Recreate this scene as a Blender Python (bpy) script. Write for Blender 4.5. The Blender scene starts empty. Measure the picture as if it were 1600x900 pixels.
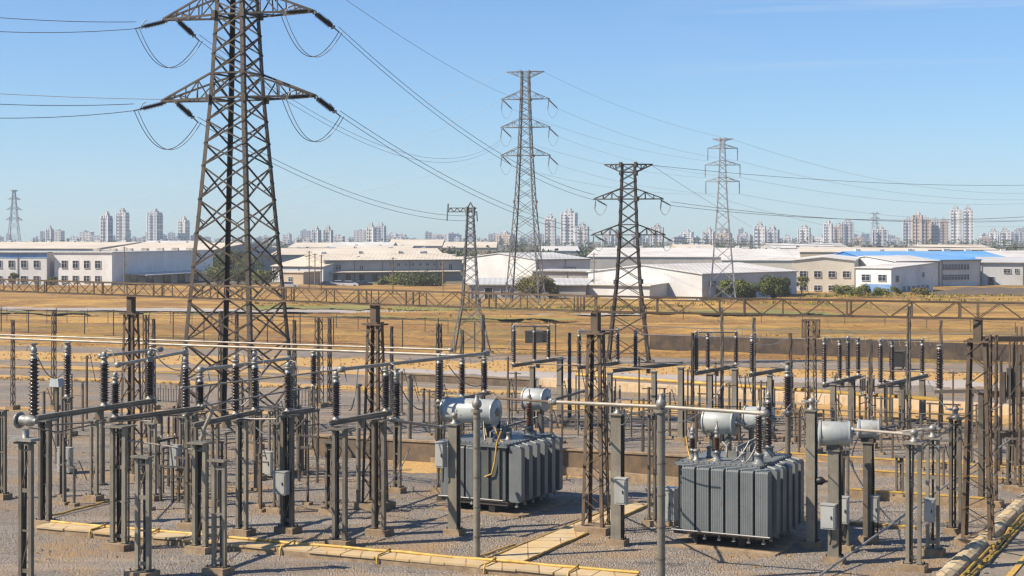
import bpy, bmesh, math, random
from mathutils import Vector, Matrix, noise
random.seed(7)
sc = bpy.context.scene
COL = sc.collection
F, CX, HY, H = 2500.0, 800.0, 368.0, 12.0      # camera: focal length and horizon (1600 px wide), height in metres
R = math.radians
A = R(27.5)                                     # the yard's rows run along U and V
U = Vector((math.cos(A), -math.sin(A), 0)); V = Vector((math.sin(A), math.cos(A), 0)); Z = Vector((0, 0, 1))

def G(x, y, h=0.0):
    "ground (or height h) point seen at a place in the photograph"
    d = (H - h) * F / (y - HY)
    return Vector(((x - CX) / F * d, d, h))
def at(x, y, d):
    "point at distance d"
    return Vector(((x - CX) / F * d, d, H - (y - HY) * d / F))
def dist(y, h=0.0): return (H - h) * F / (y - HY)

# ------------------------------------------------------------------ mesh collecting
class MB:
    def __init__(s): s.v = []; s.f = []; s.sm = []; s.mi = []; s.m = 0
    def add(s, vs, fs, smooth=False):
        o = len(s.v); s.v.extend(vs)
        for f in fs: s.f.append([i + o for i in f]); s.sm.append(smooth); s.mi.append(s.m)
        return s
    def hexa(s, p):          # 8 points: bottom 4 (ccw), top 4
        return s.add(p, [(3,2,1,0),(4,5,6,7),(0,1,5,4),(1,2,6,5),(2,3,7,6),(3,0,4,7)])
    def box(s, c, size, ax=None, ay=None):
        c = Vector(c); ax = (ax or Vector((1,0,0))); ay = (ay or Vector((0,1,0))); az = ax.cross(ay)
        x, y, z = [q/2 for q in size]
        P = []
        for k in (-z, z):
            for i, j in ((-x,-y),(x,-y),(x,y),(-x,y)): P.append(c + ax*i + ay*j + az*k)
        return s.hexa(P)
    def bar(s, a, b, w, h=None, up=None):
        a = Vector(a); b = Vector(b); d = b - a
        if d.length < 1e-6: return s
        d.normalize(); h = h or w
        up = up or (Z if abs(d.z) < 0.95 else U)
        x = d.cross(up).normalized(); y = x.cross(d).normalized()
        P = []
        for q in (a, b):
            for i, j in ((-1,-1),(1,-1),(1,1),(-1,1)): P.append(q + x*(i*w/2) + y*(j*h/2))
        return s.add(P, [(0,1,2,3)[::-1],(4,5,6,7),(0,1,5,4),(1,2,6,5),(2,3,7,6),(3,0,4,7)])
    def angle(s, a, b, w, t, ix, iy):
        "L-section bar; ix, iy = directions of its two flanges"
        a = Vector(a); b = Vector(b); ix = Vector(ix); iy = Vector(iy)
        pr = [ix*0+iy*0, ix*w, ix*w+iy*t, ix*t+iy*t, ix*t+iy*w, iy*w]
        P = [a+q for q in pr] + [b+q for q in pr]; n = 6
        fs = [tuple(range(n))[::-1], tuple(range(n, 2*n))] + [(i, (i+1)%n, n+(i+1)%n, n+i) for i in range(n)]
        return s.add(P, fs)
    def tube(s, pts, r, n=8, caps=True):
        pts = [Vector(p) for p in pts]; rs = r if isinstance(r, (list, tuple)) else [r]*len(pts)
        P = []; prev = None
        for i, p in enumerate(pts):
            d = (pts[min(i+1, len(pts)-1)] - pts[max(i-1, 0)]).normalized()
            if prev is None:
                x = d.cross(Z if abs(d.z) < 0.9 else U).normalized()
            else:
                x = (prev - d*prev.dot(d)).normalized()
            prev = x; y = d.cross(x)
            for k in range(n):
                t = 2*math.pi*k/n; P.append(p + x*(math.cos(t)*rs[i]) + y*(math.sin(t)*rs[i]))
        fs = []
        for i in range(len(pts)-1):
            for k in range(n): fs.append((i*n+k, i*n+(k+1)%n, (i+1)*n+(k+1)%n, (i+1)*n+k))
        s.add(P, fs, n > 4)
        if caps:
            m = (len(pts)-1)*n; s.add(P[:n], [tuple(range(n))[::-1]]); s.add(P[m:], [tuple(range(n))])
        return s
    def lathe(s, prof, c=(0,0,0), n=12, axis=None, smooth=True):
        c = Vector(c); az = (axis or Z).normalized(); ax = az.cross(Z if abs(az.z) < 0.9 else U).normalized(); ay = az.cross(ax)
        P = []
        for r, z in prof:
            for k in range(n):
                t = 2*math.pi*k/n; P.append(c + az*z + ax*(math.cos(t)*r) + ay*(math.sin(t)*r))
        fs = [(i*n+k, i*n+(k+1)%n, (i+1)*n+(k+1)%n, (i+1)*n+k) for i in range(len(prof)-1) for k in range(n)]
        s.add(P, fs, smooth)
        m = (len(prof)-1)*n
        if prof[0][0] > 1e-4: s.add(P[:n], [tuple(range(n))[::-1]])
        if prof[-1][0] > 1e-4: s.add(P[m:], [tuple(range(n))])
        return s
    def mesh(s, name, mat, off=None):
        me = bpy.data.meshes.new(name)
        vs = [tuple(Vector(p) - off) if off is not None else tuple(p) for p in s.v]
        me.from_pydata(vs, [], s.f); me.polygons.foreach_set('use_smooth', s.sm)
        for m in (mat if isinstance(mat, (list, tuple)) else [mat]): me.materials.append(m)
        if any(s.mi): me.polygons.foreach_set('material_index', s.mi)
        me.update(); return me
    def build(s, name, mat, parent=None, label=None):
        off = Vector((0,0,0)); q = parent
        while q is not None: off = off + q.location; q = q.parent
        o = bpy.data.objects.new(name, s.mesh(name, mat, off)); COL.objects.link(o)
        if parent is not None: o.parent = parent
        if label: o['label'] = label
        return o
def tag(o, label=None, cat=None, group=None, kind=None):
    if label: o['label'] = label
    if cat: o['category'] = cat
    if group: o['group'] = group
    if kind: o['kind'] = kind
    return o
def thing(name, label, cat, loc=(0,0,0), group=None):
    o = bpy.data.objects.new(name, None); COL.objects.link(o); o.location = loc; o.empty_display_size = .3
    return tag(o, label, cat, group)
KIDS = {}
def copy_tree(o, parent=None):
    c = o.copy(); COL.objects.link(c)
    if parent is not None: c.parent = parent
    for ch in [k for k in COL.objects if k.parent == o and k != c]: copy_tree(ch, c)
    return c

# ------------------------------------------------------------------ materials
def nodes(name):
    m = bpy.data.materials.new(name); m.use_nodes = True
    nt = m.node_tree; return m, nt, nt.nodes['Principled BSDF']
def N(nt, t, **kw):
    n = nt.nodes.new(t)
    for k, v in kw.items():
        if k.startswith('i_'): n.inputs[k[2:].replace('_', ' ')].default_value = v
        else: setattr(n, k, v)
    return n
def mixc(nt, fac, a, b, typ='MIX'):
    m = nt.nodes.new('ShaderNodeMix'); m.data_type = 'RGBA'; m.blend_type = typ
    for sock, val in ((m.inputs[0], fac), (m.inputs[6], a), (m.inputs[7], b)):
        if hasattr(val, 'is_linked'): nt.links.new(val, sock)
        elif isinstance(val, (int, float)): sock.default_value = val
        else: sock.default_value = (*val[:3], 1)
    return m.outputs[2]
def ramp(nt, src, p0, p1):
    r = nt.nodes.new('ShaderNodeMapRange'); nt.links.new(src, r.inputs[0]); r.inputs[1].default_value = p0; r.inputs[2].default_value = p1
    return r.outputs[0]
def mth(nt, op, a, b=None, c=None):
    m = nt.nodes.new('ShaderNodeMath'); m.operation = op
    for i, v in enumerate((a, b, c)):
        if v is None: continue
        if hasattr(v, 'is_linked'): nt.links.new(v, m.inputs[i])
        else: m.inputs[i].default_value = v
    return m.outputs[0]
def noise_tex(nt, vec, scale, detail=3, rough=.55, dist=0):
    n = nt.nodes.new('ShaderNodeTexNoise'); n.inputs['Scale'].default_value = scale; n.inputs['Detail'].default_value = detail
    n.inputs['Roughness'].default_value = rough; n.inputs['Distortion'].default_value = dist
    if vec is not None: nt.links.new(vec, n.inputs['Vector'])
    return n.outputs[0]
def coords(nt, kind='Object', scale=None, rotz=0):
    t = nt.nodes.new('ShaderNodeTexCoord').outputs[kind]
    if kind == 'World': pass
    if scale is None and not rotz: return t
    mp = nt.nodes.new('ShaderNodeMapping'); nt.links.new(t, mp.inputs[0])
    mp.inputs['Scale'].default_value = scale or (1,1,1); mp.inputs['Rotation'].default_value = (0,0,rotz); return mp.outputs[0]
def pos(nt, scale=None, rotz=0):
    t = nt.nodes.new('ShaderNodeNewGeometry').outputs['Position']
    mp = nt.nodes.new('ShaderNodeMapping'); nt.links.new(t, mp.inputs[0])
    mp.inputs['Scale'].default_value = scale or (1,1,1); mp.inputs['Rotation'].default_value = (0,0,rotz); return mp.outputs[0]
def bump(nt, b, h, strength=.4, distn=.02):
    n = nt.nodes.new('ShaderNodeBump'); n.inputs['Strength'].default_value = strength; n.inputs['Distance'].default_value = distn
    nt.links.new(h, n.inputs['Height']); nt.links.new(n.outputs[0], b.inputs['Normal'])

def paint(name, c1, c2, rough=.6, metal=0., scale=1.2, streak=0.0, spots=None, vary=.25, bmp=0.0):
    "painted or weathered surface: two tones in noise, optional vertical streaks and rust spots, a little different on each object"
    m, nt, b = nodes(name)
    p = pos(nt)
    f = ramp(nt, noise_tex(nt, p, scale, 4, .6), .3, .7)
    c = mixc(nt, f, c1, c2)
    if streak:
        s = ramp(nt, noise_tex(nt, pos(nt, (5,5,.35)), 1.6, 3), .45, .8)
        c = mixc(nt, mth(nt, 'MULTIPLY', s, streak), c, tuple(q*.45 for q in c1))
    if spots:
        s = ramp(nt, noise_tex(nt, p, 3.1, 5, .7), .56, .68)
        c = mixc(nt, mth(nt, 'MULTIPLY', s, spots[1]), c, spots[0])
    if vary:
        oi = nt.nodes.new('ShaderNodeObjectInfo')
        hv = nt.nodes.new('ShaderNodeHueSaturation'); nt.links.new(c, hv.inputs['Color'])
        nt.links.new(mth(nt, 'MULTIPLY_ADD', oi.outputs['Random'], vary, 1-vary/2), hv.inputs['Value']); c = hv.outputs[0]
    nt.links.new(c, b.inputs['Base Color']); b.inputs['Metallic'].default_value = metal
    nt.links.new(mth(nt, 'MULTIPLY_ADD', f, .2, rough-.1), b.inputs['Roughness'])
    if bmp: bump(nt, b, noise_tex(nt, p, scale*14, 3), bmp, .02)
    return m
M = {}
M['steel'] = paint('galvanised_steel', (.18,.157,.12), (.088,.077,.06), .5, .15, 1.5, .5, ((.17,.095,.042), .85))
M['steel_light'] = paint('pale_galvanised_steel', (.27,.245,.19), (.155,.14,.112), .45, .2, 1.5, .4, ((.21,.125,.06), .65))
M['steel_dark'] = paint('dark_weathered_steel', (.085,.07,.055), (.04,.035,.03), .65, .15, .9, .2, ((.13,.07,.035), .5), .1)
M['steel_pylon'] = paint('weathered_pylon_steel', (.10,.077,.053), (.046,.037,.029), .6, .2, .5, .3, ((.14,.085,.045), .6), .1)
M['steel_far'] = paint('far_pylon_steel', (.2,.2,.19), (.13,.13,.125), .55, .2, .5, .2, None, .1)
M['steel_hazy'] = paint('haze_paled_pylon_steel', (.34,.34,.34), (.26,.26,.26), .55, .1, .5, 0, None, .1)  # haze over the distant pylons is put into this paler steel colour
M['steel_rust'] = paint('rusty_brown_steel', (.15,.105,.066), (.07,.05,.034), .75, .1, 1.1, .3, ((.2,.085,.03), .7), .12)
M['porcelain'] = paint('dark_brown_porcelain', (.05,.032,.022), (.028,.019,.014), .25, 0, 2, 0, None, .3)
M['porcelain_brown'] = paint('red_brown_porcelain', (.13,.055,.02), (.07,.03,.012), .25, 0, 3, 0, None, .2)
M['fitting'] = paint('cast_fitting', (.33,.32,.29), (.2,.19,.17), .5, .35, 4, .2, ((.17,.09,.04), .5))
M['pipe'] = paint('aluminium_tube', (.36,.32,.26), (.25,.22,.175), .5, .2, 1.2, 0, ((.24,.17,.1), .4), .12)
M['xfmr'] = paint('transformer_grey_paint', (.165,.183,.186), (.115,.128,.13), .45, 0, .8, .35, ((.15,.1,.06), .5), .12)
M['xfmr_dark'] = paint('transformer_tank_paint', (.095,.105,.1), (.06,.067,.063), .5, 0, .8, .4, ((.16,.1,.05), .45), .08)
M['tank'] = paint('pale_grey_tank_paint', (.38,.405,.395), (.29,.31,.3), .4, 0, .8, .3, ((.26,.17,.08), .6), .1)
M['cabinet'] = paint('grey_cabinet_paint', (.36,.365,.34), (.28,.285,.265), .5, 0, 1.2, .3, ((.25,.16,.08), .3))
M['yellow'] = paint('yellow_paint', (.56,.35,.06), (.38,.23,.05), .55, 0, 2.2, 0, ((.16,.09,.03), .6), .15)
M['yellow_mud'] = paint('muddy_yellow_paint', (.42,.27,.03), (.2,.13,.03), .7, 0, 1.3, 0, ((.1,.06,.025), .8), .25)
M['footing'] = paint('stained_concrete', (.34,.25,.15), (.2,.14,.085), .9, 0, 2.5, .4, ((.12,.07,.035), .7), .2, .3)
M['wire'] = paint('aluminium_wire', (.17,.17,.17), (.12,.12,.12), .5, .4, .3, 0, None, 0)
M['wire_pale'] = paint('pale_jumper_wire', (.34,.33,.31), (.25,.24,.23), .5, .4, .3, 0, None, 0)
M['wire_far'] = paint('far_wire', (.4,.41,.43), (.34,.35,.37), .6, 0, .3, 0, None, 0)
M['black'] = paint('black_rubber', (.016,.016,.016), (.01,.01,.01), .5, 0, 2, 0, None, 0)
M['glass'] = paint('window_glass', (.035,.045,.06), (.02,.028,.04), .08, 0, .2, 0, None, .5)
M['frame'] = paint('window_frame', (.5,.5,.5), (.4,.4,.4), .5, 0, 1, 0, None, 0)
M['trunk'] = paint('tree_bark', (.09,.06,.04), (.05,.035,.025), .9, 0, 4, 0, None, 0)
M['white_wall'] = paint('white_render', (.76,.75,.72), (.6,.58,.54), .85, 0, .16, .4, None, .05)
M['white_wall_b'] = paint('grey_white_cladding', (.58,.585,.57), (.45,.45,.44), .7, 0, .14, .4, None, .08)
M['beige_wall'] = paint('beige_cladding', (.64,.59,.48), (.53,.48,.39), .8, 0, .14, .3, None, .08)
M['grey_wall'] = paint('grey_rendered_wall', (.42,.40,.365), (.32,.305,.28), .85, 0, .2, .3, None, .08)
M['tan_wall'] = paint('tan_wall', (.5,.4,.28), (.4,.32,.22), .85, 0, .2, .25, None, .08)
M['blue'] = paint('blue_sheet', (.03,.17,.5), (.04,.22,.56), .5, 0, .1, .1, None, .1)
M['blue_band'] = paint('faded_blue_band', (.08,.24,.52), (.3,.42,.6), .7, 0, .35, .3, None, .1)

def roofmat(name, c, c2, pitch=1.0, along='X'):
    m, nt, b = nodes(name)
    p = coords(nt)
    w = N(nt, 'ShaderNodeTexWave', wave_type='BANDS', bands_direction=along); w.inputs['Scale'].default_value = .31/pitch; nt.links.new(p, w.inputs[0])
    f = ramp(nt, noise_tex(nt, pos(nt), .09, 4, .6), .35, .7)
    c_ = mixc(nt, f, c, c2)
    st = ramp(nt, noise_tex(nt, pos(nt, (.5,1,1)), .3, 5, .7), .5, .7)
    c_ = mixc(nt, mth(nt, 'MULTIPLY', st, .5), c_, (.3,.24,.17))
    nt.links.new(c_, b.inputs['Base Color']); b.inputs['Roughness'].default_value = .6
    bump(nt, b, w.outputs[1], .5, .06); return m
M['roof_white'] = roofmat('white_sheet_roof', (.62,.605,.565), (.47,.45,.41))
M['roof_tan'] = roofmat('weathered_tan_roof', (.62,.55,.43), (.5,.43,.33))
M['roof_blue'] = roofmat('blue_sheet_roof', (.09,.28,.58), (.16,.36,.62))
M['roof_grey'] = roofmat('grey_sheet_roof', (.5,.5,.48), (.4,.4,.39))

def gravel():
    m, nt, b = nodes('gravel')
    p = pos(nt)
    v = N(nt, 'ShaderNodeTexVoronoi'); v.inputs['Scale'].default_value = 15.0; nt.links.new(p, v.inputs['Vector'])
    v2 = N(nt, 'ShaderNodeTexVoronoi'); v2.inputs['Scale'].default_value = 6.0; nt.links.new(p, v2.inputs['Vector'])
    fine = nt.nodes.new('ShaderNodeSeparateColor'); nt.links.new(v.outputs['Color'], fine.inputs[0])
    crs = nt.nodes.new('ShaderNodeSeparateColor'); nt.links.new(v2.outputs['Color'], crs.inputs[0])
    c = mixc(nt, fine.outputs[0], (.095,.082,.068), (.35,.30,.235))
    c = mixc(nt, mth(nt, 'MULTIPLY', crs.outputs[1], .35), c, (.25,.205,.16))
    c = mixc(nt, mth(nt, 'MULTIPLY', ramp(nt, fine.outputs[1], .75, .95), .5), c, (.2,.195,.22))
    c = mixc(nt, mth(nt, 'MULTIPLY', ramp(nt, noise_tex(nt, p, .22, 5, .65), .46, .66), .85), c, (.36,.225,.095))
    c = mixc(nt, mth(nt, 'MULTIPLY', ramp(nt, noise_tex(nt, pos(nt, (1.,1.,1.)), .09, 4, .6, .5), .45, .66), .6), c, (.17,.148,.128))
    c = mixc(nt, mth(nt, 'MULTIPLY', ramp(nt, noise_tex(nt, pos(nt, (1,1,1)), .6, 5, .7), .60, .7), .55), c, (.43,.30,.13))
    pr = pos(nt, (.05,.55,1), A)
    c = mixc(nt, mth(nt, 'MULTIPLY', ramp(nt, noise_tex(nt, pr, 1.0, 4, .6, .3), .52, .62), .35), c, (.42,.37,.31))
    c = mixc(nt, mth(nt, 'MULTIPLY', ramp(nt, noise_tex(nt, p, .45, 3, .5, .8), .66, .72), .6), c, (.07,.06,.052))
    nt.links.new(c, b.inputs['Base Color']); b.inputs['Roughness'].default_value = .95
    bump(nt, b, mth(nt, 'ADD', mth(nt, 'MULTIPLY', v.outputs['Distance'], -1), noise_tex(nt, p, 2.2, 4)), .9, .1); return m
M['gravel'] = gravel()
def field():
    m, nt, b = nodes('dry_field')
    p = pos(nt, (.5,1.,1), R(14))
    f = ramp(nt, noise_tex(nt, p, .085, 7, .7, .6), .42, .60)
    c = mixc(nt, f, (.20,.092,.016), (.46,.27,.06))
    g = ramp(nt, noise_tex(nt, pos(nt, (.4,1.15,1), R(14)), .055, 7, .7, .8), .49, .60)
    c = mixc(nt, mth(nt, 'MULTIPLY', g, .9), c, (.13,.105,.018))
    d = ramp(nt, noise_tex(nt, pos(nt, (.5,1.3,1), R(12)), .12, 6, .7, .8), .51, .6)
    c = mixc(nt, mth(nt, 'MULTIPLY', d, .8), c, (.15,.085,.035))
    s = ramp(nt, noise_tex(nt, p, 1.3, 4, .7), .42, .7)
    c = mixc(nt, mth(nt, 'MULTIPLY', s, .5), c, (.42,.25,.07))
    k = ramp(nt, noise_tex(nt, pos(nt), 2.5, 3, .7), .56, .66)
    c = mixc(nt, mth(nt, 'MULTIPLY', k, .55), c, (.15,.1,.04))
    nt.links.new(c, b.inputs['Base Color']); b.inputs['Roughness'].default_value = .95
    bump(nt, b, noise_tex(nt, pos(nt), 1.1, 5, .7), .8, .5); return m
M['field'] = field()
def soil(name, c1, c2, scale=.2, c3=None):
    m, nt, b = nodes(name)
    p = pos(nt, (.45,1,1), R(15))
    c = mixc(nt, ramp(nt, noise_tex(nt, p, scale, 5, .65), .35, .65), c1, c2)
    if c3: c = mixc(nt, mth(nt, 'MULTIPLY', ramp(nt, noise_tex(nt, p, scale*3.1, 5, .7), .5, .66), .8), c, c3)
    k = ramp(nt, noise_tex(nt, pos(nt), 4.5, 3, .75), .4, .7)
    c = mixc(nt, mth(nt, 'MULTIPLY', k, .35), c, tuple(q*.55 for q in c1))
    nt.links.new(c, b.inputs['Base Color']); b.inputs['Roughness'].default_value = .95
    bump(nt, b, noise_tex(nt, pos(nt), 3, 4, .7), .6, .12); return m
M['road'] = soil('pale_road', (.40,.355,.31), (.3,.265,.235), .15)
M['plain'] = soil('far_plain', (.12,.10,.06), (.075,.075,.045), .012, (.2,.16,.09))
M['gold'] = soil('dry_grass_verge', (.40,.235,.07), (.5,.32,.115), .5, (.33,.2,.065))
M['green'] = soil('green_verge', (.16,.16,.035), (.3,.24,.05), .15, (.1,.11,.025))
M['berm'] = soil('dark_soil', (.075,.058,.045), (.12,.09,.065), .2, (.16,.13,.06))
M['asphalt'] = soil('worn_asphalt', (.24,.2,.15), (.16,.135,.105), .25, (.3,.23,.14))
def slabs(name, c1, c2, mort, sx, sy, up=False, bmpd=.03, dirt=.5):
    m, nt, b = nodes(name)
    p = coords(nt)
    if up:
        sx_ = nt.nodes.new('ShaderNodeSeparateXYZ'); nt.links.new(p, sx_.inputs[0]); cb = nt.nodes.new('ShaderNodeCombineXYZ')
        nt.links.new(sx_.outputs[0], cb.inputs[0]); nt.links.new(sx_.outputs[2], cb.inputs[1]); p = cb.outputs[0]
    br = N(nt, 'ShaderNodeTexBrick'); br.inputs['Scale'].default_value = 1.0
    br.inputs['Brick Width'].default_value = sx; br.inputs['Row Height'].default_value = sy; br.inputs['Mortar Size'].default_value = .025
    br.inputs['Color1'].default_value = (*c1,1); br.inputs['Color2'].default_value = (*c2,1); br.inputs['Mortar'].default_value = (*mort,1)
    nt.links.new(p, br.inputs[0])
    f = ramp(nt, noise_tex(nt, pos(nt), 1.1, 5, .7), .48, .7)
    c = mixc(nt, mth(nt, 'MULTIPLY', f, .55), br.outputs[0], tuple(q*.55 for q in c1))
    f2 = ramp(nt, noise_tex(nt, pos(nt), .7, 5, .75), .46, .6)
    c = mixc(nt, mth(nt, 'MULTIPLY', f2, dirt), c, (.5,.31,.11))
    nt.links.new(c, b.inputs['Base Color']); b.inputs['Roughness'].default_value = .9
    bump(nt, b, mth(nt, 'ADD', br.outputs['Fac'], mth(nt, 'MULTIPLY', noise_tex(nt, pos(nt), 9, 3), -.6)), -.4, bmpd); return m
M['slab'] = slabs('concrete_cover_slabs', (.5,.395,.235), (.4,.31,.18), (.14,.09,.05), 1.3, 5.0)
M['block'] = slabs('pale_concrete_blocks', (.56,.43,.27), (.5,.38,.235), (.33,.23,.13), .7, .9, True)
M['panel'] = slabs('dark_concrete_panels', (.055,.043,.035), (.08,.06,.047), (.03,.024,.02), 2.5, 3.0, True, dirt=.1)
M['wall_brown'] = slabs('brown_concrete_wall', (.125,.095,.067), (.1,.075,.053), (.05,.037,.028), 3.0, 3.0, True, dirt=.15)
def leafmat(name, a, b_, c_):
    m, nt, b = nodes(name)
    oi = nt.nodes.new('ShaderNodeNewGeometry')
    r = N(nt, 'ShaderNodeValToRGB'); nt.links.new(oi.outputs['Random Per Island'], r.inputs[0])
    r.color_ramp.elements[0].color = (*a,1); r.color_ramp.elements[1].color = (*c_,1)
    e = r.color_ramp.elements.new(.55); e.color = (*b_,1)
    nt.links.new(r.outputs[0], b.inputs['Base Color']); b.inputs['Roughness'].default_value = .7
    b.inputs['Specular IOR Level'].default_value = .25
    return m
M['leaf'] = leafmat('tree_leaves', (.06,.085,.018), (.12,.135,.03), (.2,.19,.045))
M['leaf_olive'] = leafmat('olive_leaves', (.085,.08,.025), (.14,.12,.038), (.21,.165,.05))
M['leaf_dark'] = leafmat('dark_leaves', (.04,.055,.018), (.075,.09,.03), (.12,.125,.04))
M['straw'] = leafmat('dry_stalks', (.22,.12,.03), (.38,.235,.065), (.5,.34,.11))
M['weed'] = leafmat('green_weeds', (.09,.095,.02), (.2,.18,.035), (.45,.34,.04))

def tower_mat(name, wall, wall2, glass, fl=3.0, bay=3.4):
    m, nt, b = nodes(name)
    tc = nt.nodes.new('ShaderNodeTexCoord')
    s = nt.nodes.new('ShaderNodeSeparateXYZ'); nt.links.new(tc.outputs['Object'], s.inputs[0])
    n = nt.nodes.new('ShaderNodeSeparateXYZ'); nt.links.new(tc.outputs['Normal'], n.inputs[0])
    isx = mth(nt, 'GREATER_THAN', mth(nt, 'ABSOLUTE', n.outputs[0]), .5)
    h = mth(nt, 'ADD', mth(nt, 'MULTIPLY', s.outputs[1], isx), mth(nt, 'MULTIPLY', s.outputs[0], mth(nt, 'SUBTRACT', 1.0, isx)))
    fz = mth(nt, 'FRACT', mth(nt, 'DIVIDE', mth(nt, 'ADD', s.outputs[2], 300), fl))
    fh = mth(nt, 'FRACT', mth(nt, 'DIVIDE', mth(nt, 'ADD', h, 300), bay))
    wz = mth(nt, 'MULTIPLY', mth(nt, 'GREATER_THAN', fz, .3), mth(nt, 'LESS_THAN', fz, .85))
    wh = mth(nt, 'MULTIPLY', mth(nt, 'GREATER_THAN', fh, .22), mth(nt, 'LESS_THAN', fh, .78))
    vert = mth(nt, 'LESS_THAN', mth(nt, 'ABSOLUTE', n.outputs[2]), .5)
    win = mth(nt, 'MULTIPLY', mth(nt, 'MULTIPLY', wz, wh), vert)
    strip = mth(nt, 'GREATER_THAN', mth(nt, 'FRACT', mth(nt, 'DIVIDE', mth(nt, 'ADD', h, 300), bay*3)), .66)
    c = mixc(nt, strip, wall, wall2)
    c = mixc(nt, win, c, glass)
    oi = nt.nodes.new('ShaderNodeObjectInfo'); hv = nt.nodes.new('ShaderNodeHueSaturation'); nt.links.new(c, hv.inputs['Color'])
    nt.links.new(mth(nt, 'MULTIPLY_ADD', oi.outputs['Random'], .25, .85), hv.inputs['Value'])
    nt.links.new(hv.outputs[0], b.inputs['Base Color']); b.inputs['Roughness'].default_value = .7; return m
M['tw_white'] = tower_mat('white_tower_wall', (.66,.63,.57), (.5,.49,.47), (.1,.12,.15))
M['tw_tan'] = tower_mat('tan_tower_wall', (.5,.38,.29), (.42,.33,.27), (.1,.11,.13))
M['tw_grey'] = tower_mat('grey_tower_wall', (.42,.42,.42), (.3,.31,.34), (.09,.1,.13))
M['tw_low'] = tower_mat('low_block_wall', (.5,.46,.42), (.4,.38,.36), (.12,.13,.15), 3.2, 5)
# ------------------------------------------------------------------ camera, sun, sky, air
cam = bpy.data.cameras.new('camera'); camo = bpy.data.objects.new('camera', cam); COL.objects.link(camo); sc.camera = camo
camo.location = (0,0,H); camo.rotation_euler = (R(90),0,0); cam.sensor_width = 36; cam.lens = F/1600*36
cam.shift_y = -(450-HY)/1600; cam.clip_start = .5; cam.clip_end = 20000
SUN_EL = R(43); LDIR = Vector((.965,.26,0)).normalized()*math.cos(SUN_EL) + Vector((0,0,-math.sin(SUN_EL)))
sl = bpy.data.lights.new('sun', 'SUN'); sl.energy = 5.0; sl.angle = R(.5); sl.color = (1,.88,.72)
so = bpy.data.objects.new('sun', sl); COL.objects.link(so); so.rotation_euler = LDIR.to_track_quat('-Z','Y').to_euler()
w = bpy.data.worlds.new('World'); sc.world = w; w.use_nodes = True; nt = w.node_tree
sky = nt.nodes.new('ShaderNodeTexSky'); sky.sky_type = 'NISHITA'; sky.sun_disc = False; sky.sun_elevation = SUN_EL
sky.sun_rotation = math.atan2(-LDIR.x, -LDIR.y); sky.air_density = 1.0; sky.dust_density = .15; sky.ozone_density = 2.2; sky.altitude = 50
bgn = nt.nodes['Background']; bgn.inputs[1].default_value = .067
# thin high cirrus in the sky
tcd = nt.nodes.new('ShaderNodeTexCoord').outputs['Generated']
sp = nt.nodes.new('ShaderNodeSeparateXYZ'); nt.links.new(tcd, sp.inputs[0])
mpw = nt.nodes.new('ShaderNodeMapping'); nt.links.new(tcd, mpw.inputs[0]); mpw.inputs['Scale'].default_value = (2.2,2.2,42); mpw.inputs['Location'].default_value = (.35,.1,.75)
cw = ramp(nt, noise_tex(nt, mpw.outputs[0], 1.5, 5, .6, .35), .5, .76)
mk = mth(nt, 'MULTIPLY', ramp(nt, sp.outputs[0], .06, .16), ramp(nt, sp.outputs[2], .07, .1))
cwm = mth(nt, 'MULTIPLY', mth(nt, 'MULTIPLY', cw, mk), .55)
nt.links.new(mixc(nt, cwm, mixc(nt, 1.0, sky.outputs[0], (.655,.93,1.28), 'MULTIPLY'), (5.2,6.3,7.6)), bgn.inputs[0])
sc.view_settings.view_transform = 'Standard'; sc.view_settings.look = 'None'; sc.view_settings.exposure = .75; sc.view_settings.gamma = 1
sc.cycles.max_bounces = 6; sc.cycles.diffuse_bounces = 2; sc.cycles.glossy_bounces = 2; sc.cycles.transmission_bounces = 2
sc.cycles.volume_bounces = 1; sc.cycles.transparent_max_bounces = 6
sc.cycles.use_denoising = True; sc.render.film_transparent = False
sc.cycles.pixel_filter_type = 'BLACKMAN_HARRIS'; sc.cycles.filter_width = 1.35

hz = MB().box((0, 1500, 59), (5200, 3300, 122))
hm = bpy.data.materials.new('air'); hm.use_nodes = True; hn = hm.node_tree
for n_ in list(hn.nodes):
    if n_.type != 'OUTPUT_MATERIAL': hn.nodes.remove(n_)
pv = hn.nodes.new('ShaderNodeVolumePrincipled'); pv.inputs['Density'].default_value = .00017; pv.inputs['Color'].default_value = (.72,.84,1,1); pv.inputs['Anisotropy'].default_value = .1
hn.links.new(pv.outputs[0], hn.nodes['Material Output'].inputs['Volume'])
HAZE = tag(hz.build('haze', hm), kind='stuff')

# ------------------------------------------------------------------ ground sheets
def struct(o): return tag(o, kind='structure')
LV = [0.0]
def strip(name, mat, yl0, yr0, yl1, yr1, z=.004, xl=-250, xr=1850, n=1, rag=1.):
    "flat strip of ground between two lines of the photograph (far edge first), given at its left and right edges"
    f = lambda y0, y1, x: y0 + (y1-y0)*x/1600.
    m = MB(); P = []; n = max(n, 700); sd = len(name)*3.1 + yl0; am = min(5., .22*abs(yl1-yl0))*rag
    for i in range(n+1):
        x = xl + (xr-xl)*i/n
        j0, j1 = (am*(noise.noise(Vector((x*.021, sd, k)))*1.6 + noise.noise(Vector((x*.09, sd, k+5)))*.5 + noise.noise(Vector((x*.31, sd, k+8)))*.3) for k in (0, 9))
        P += [G(x, f(yl1, yr1, x) + j1) + Z*z, G(x, f(yl0, yr0, x) + j0) + Z*z]
    m.add(P, [(2*i, 2*i+2, 2*i+3, 2*i+1) for i in range(n)])
    return struct(m.build(name, mat))
def patch(name, mat, pts, z):
    m = MB(); m.add([G(*p) + Z*z for p in pts], [tuple(range(len(pts)))]); return struct(m.build(name, mat))
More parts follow.
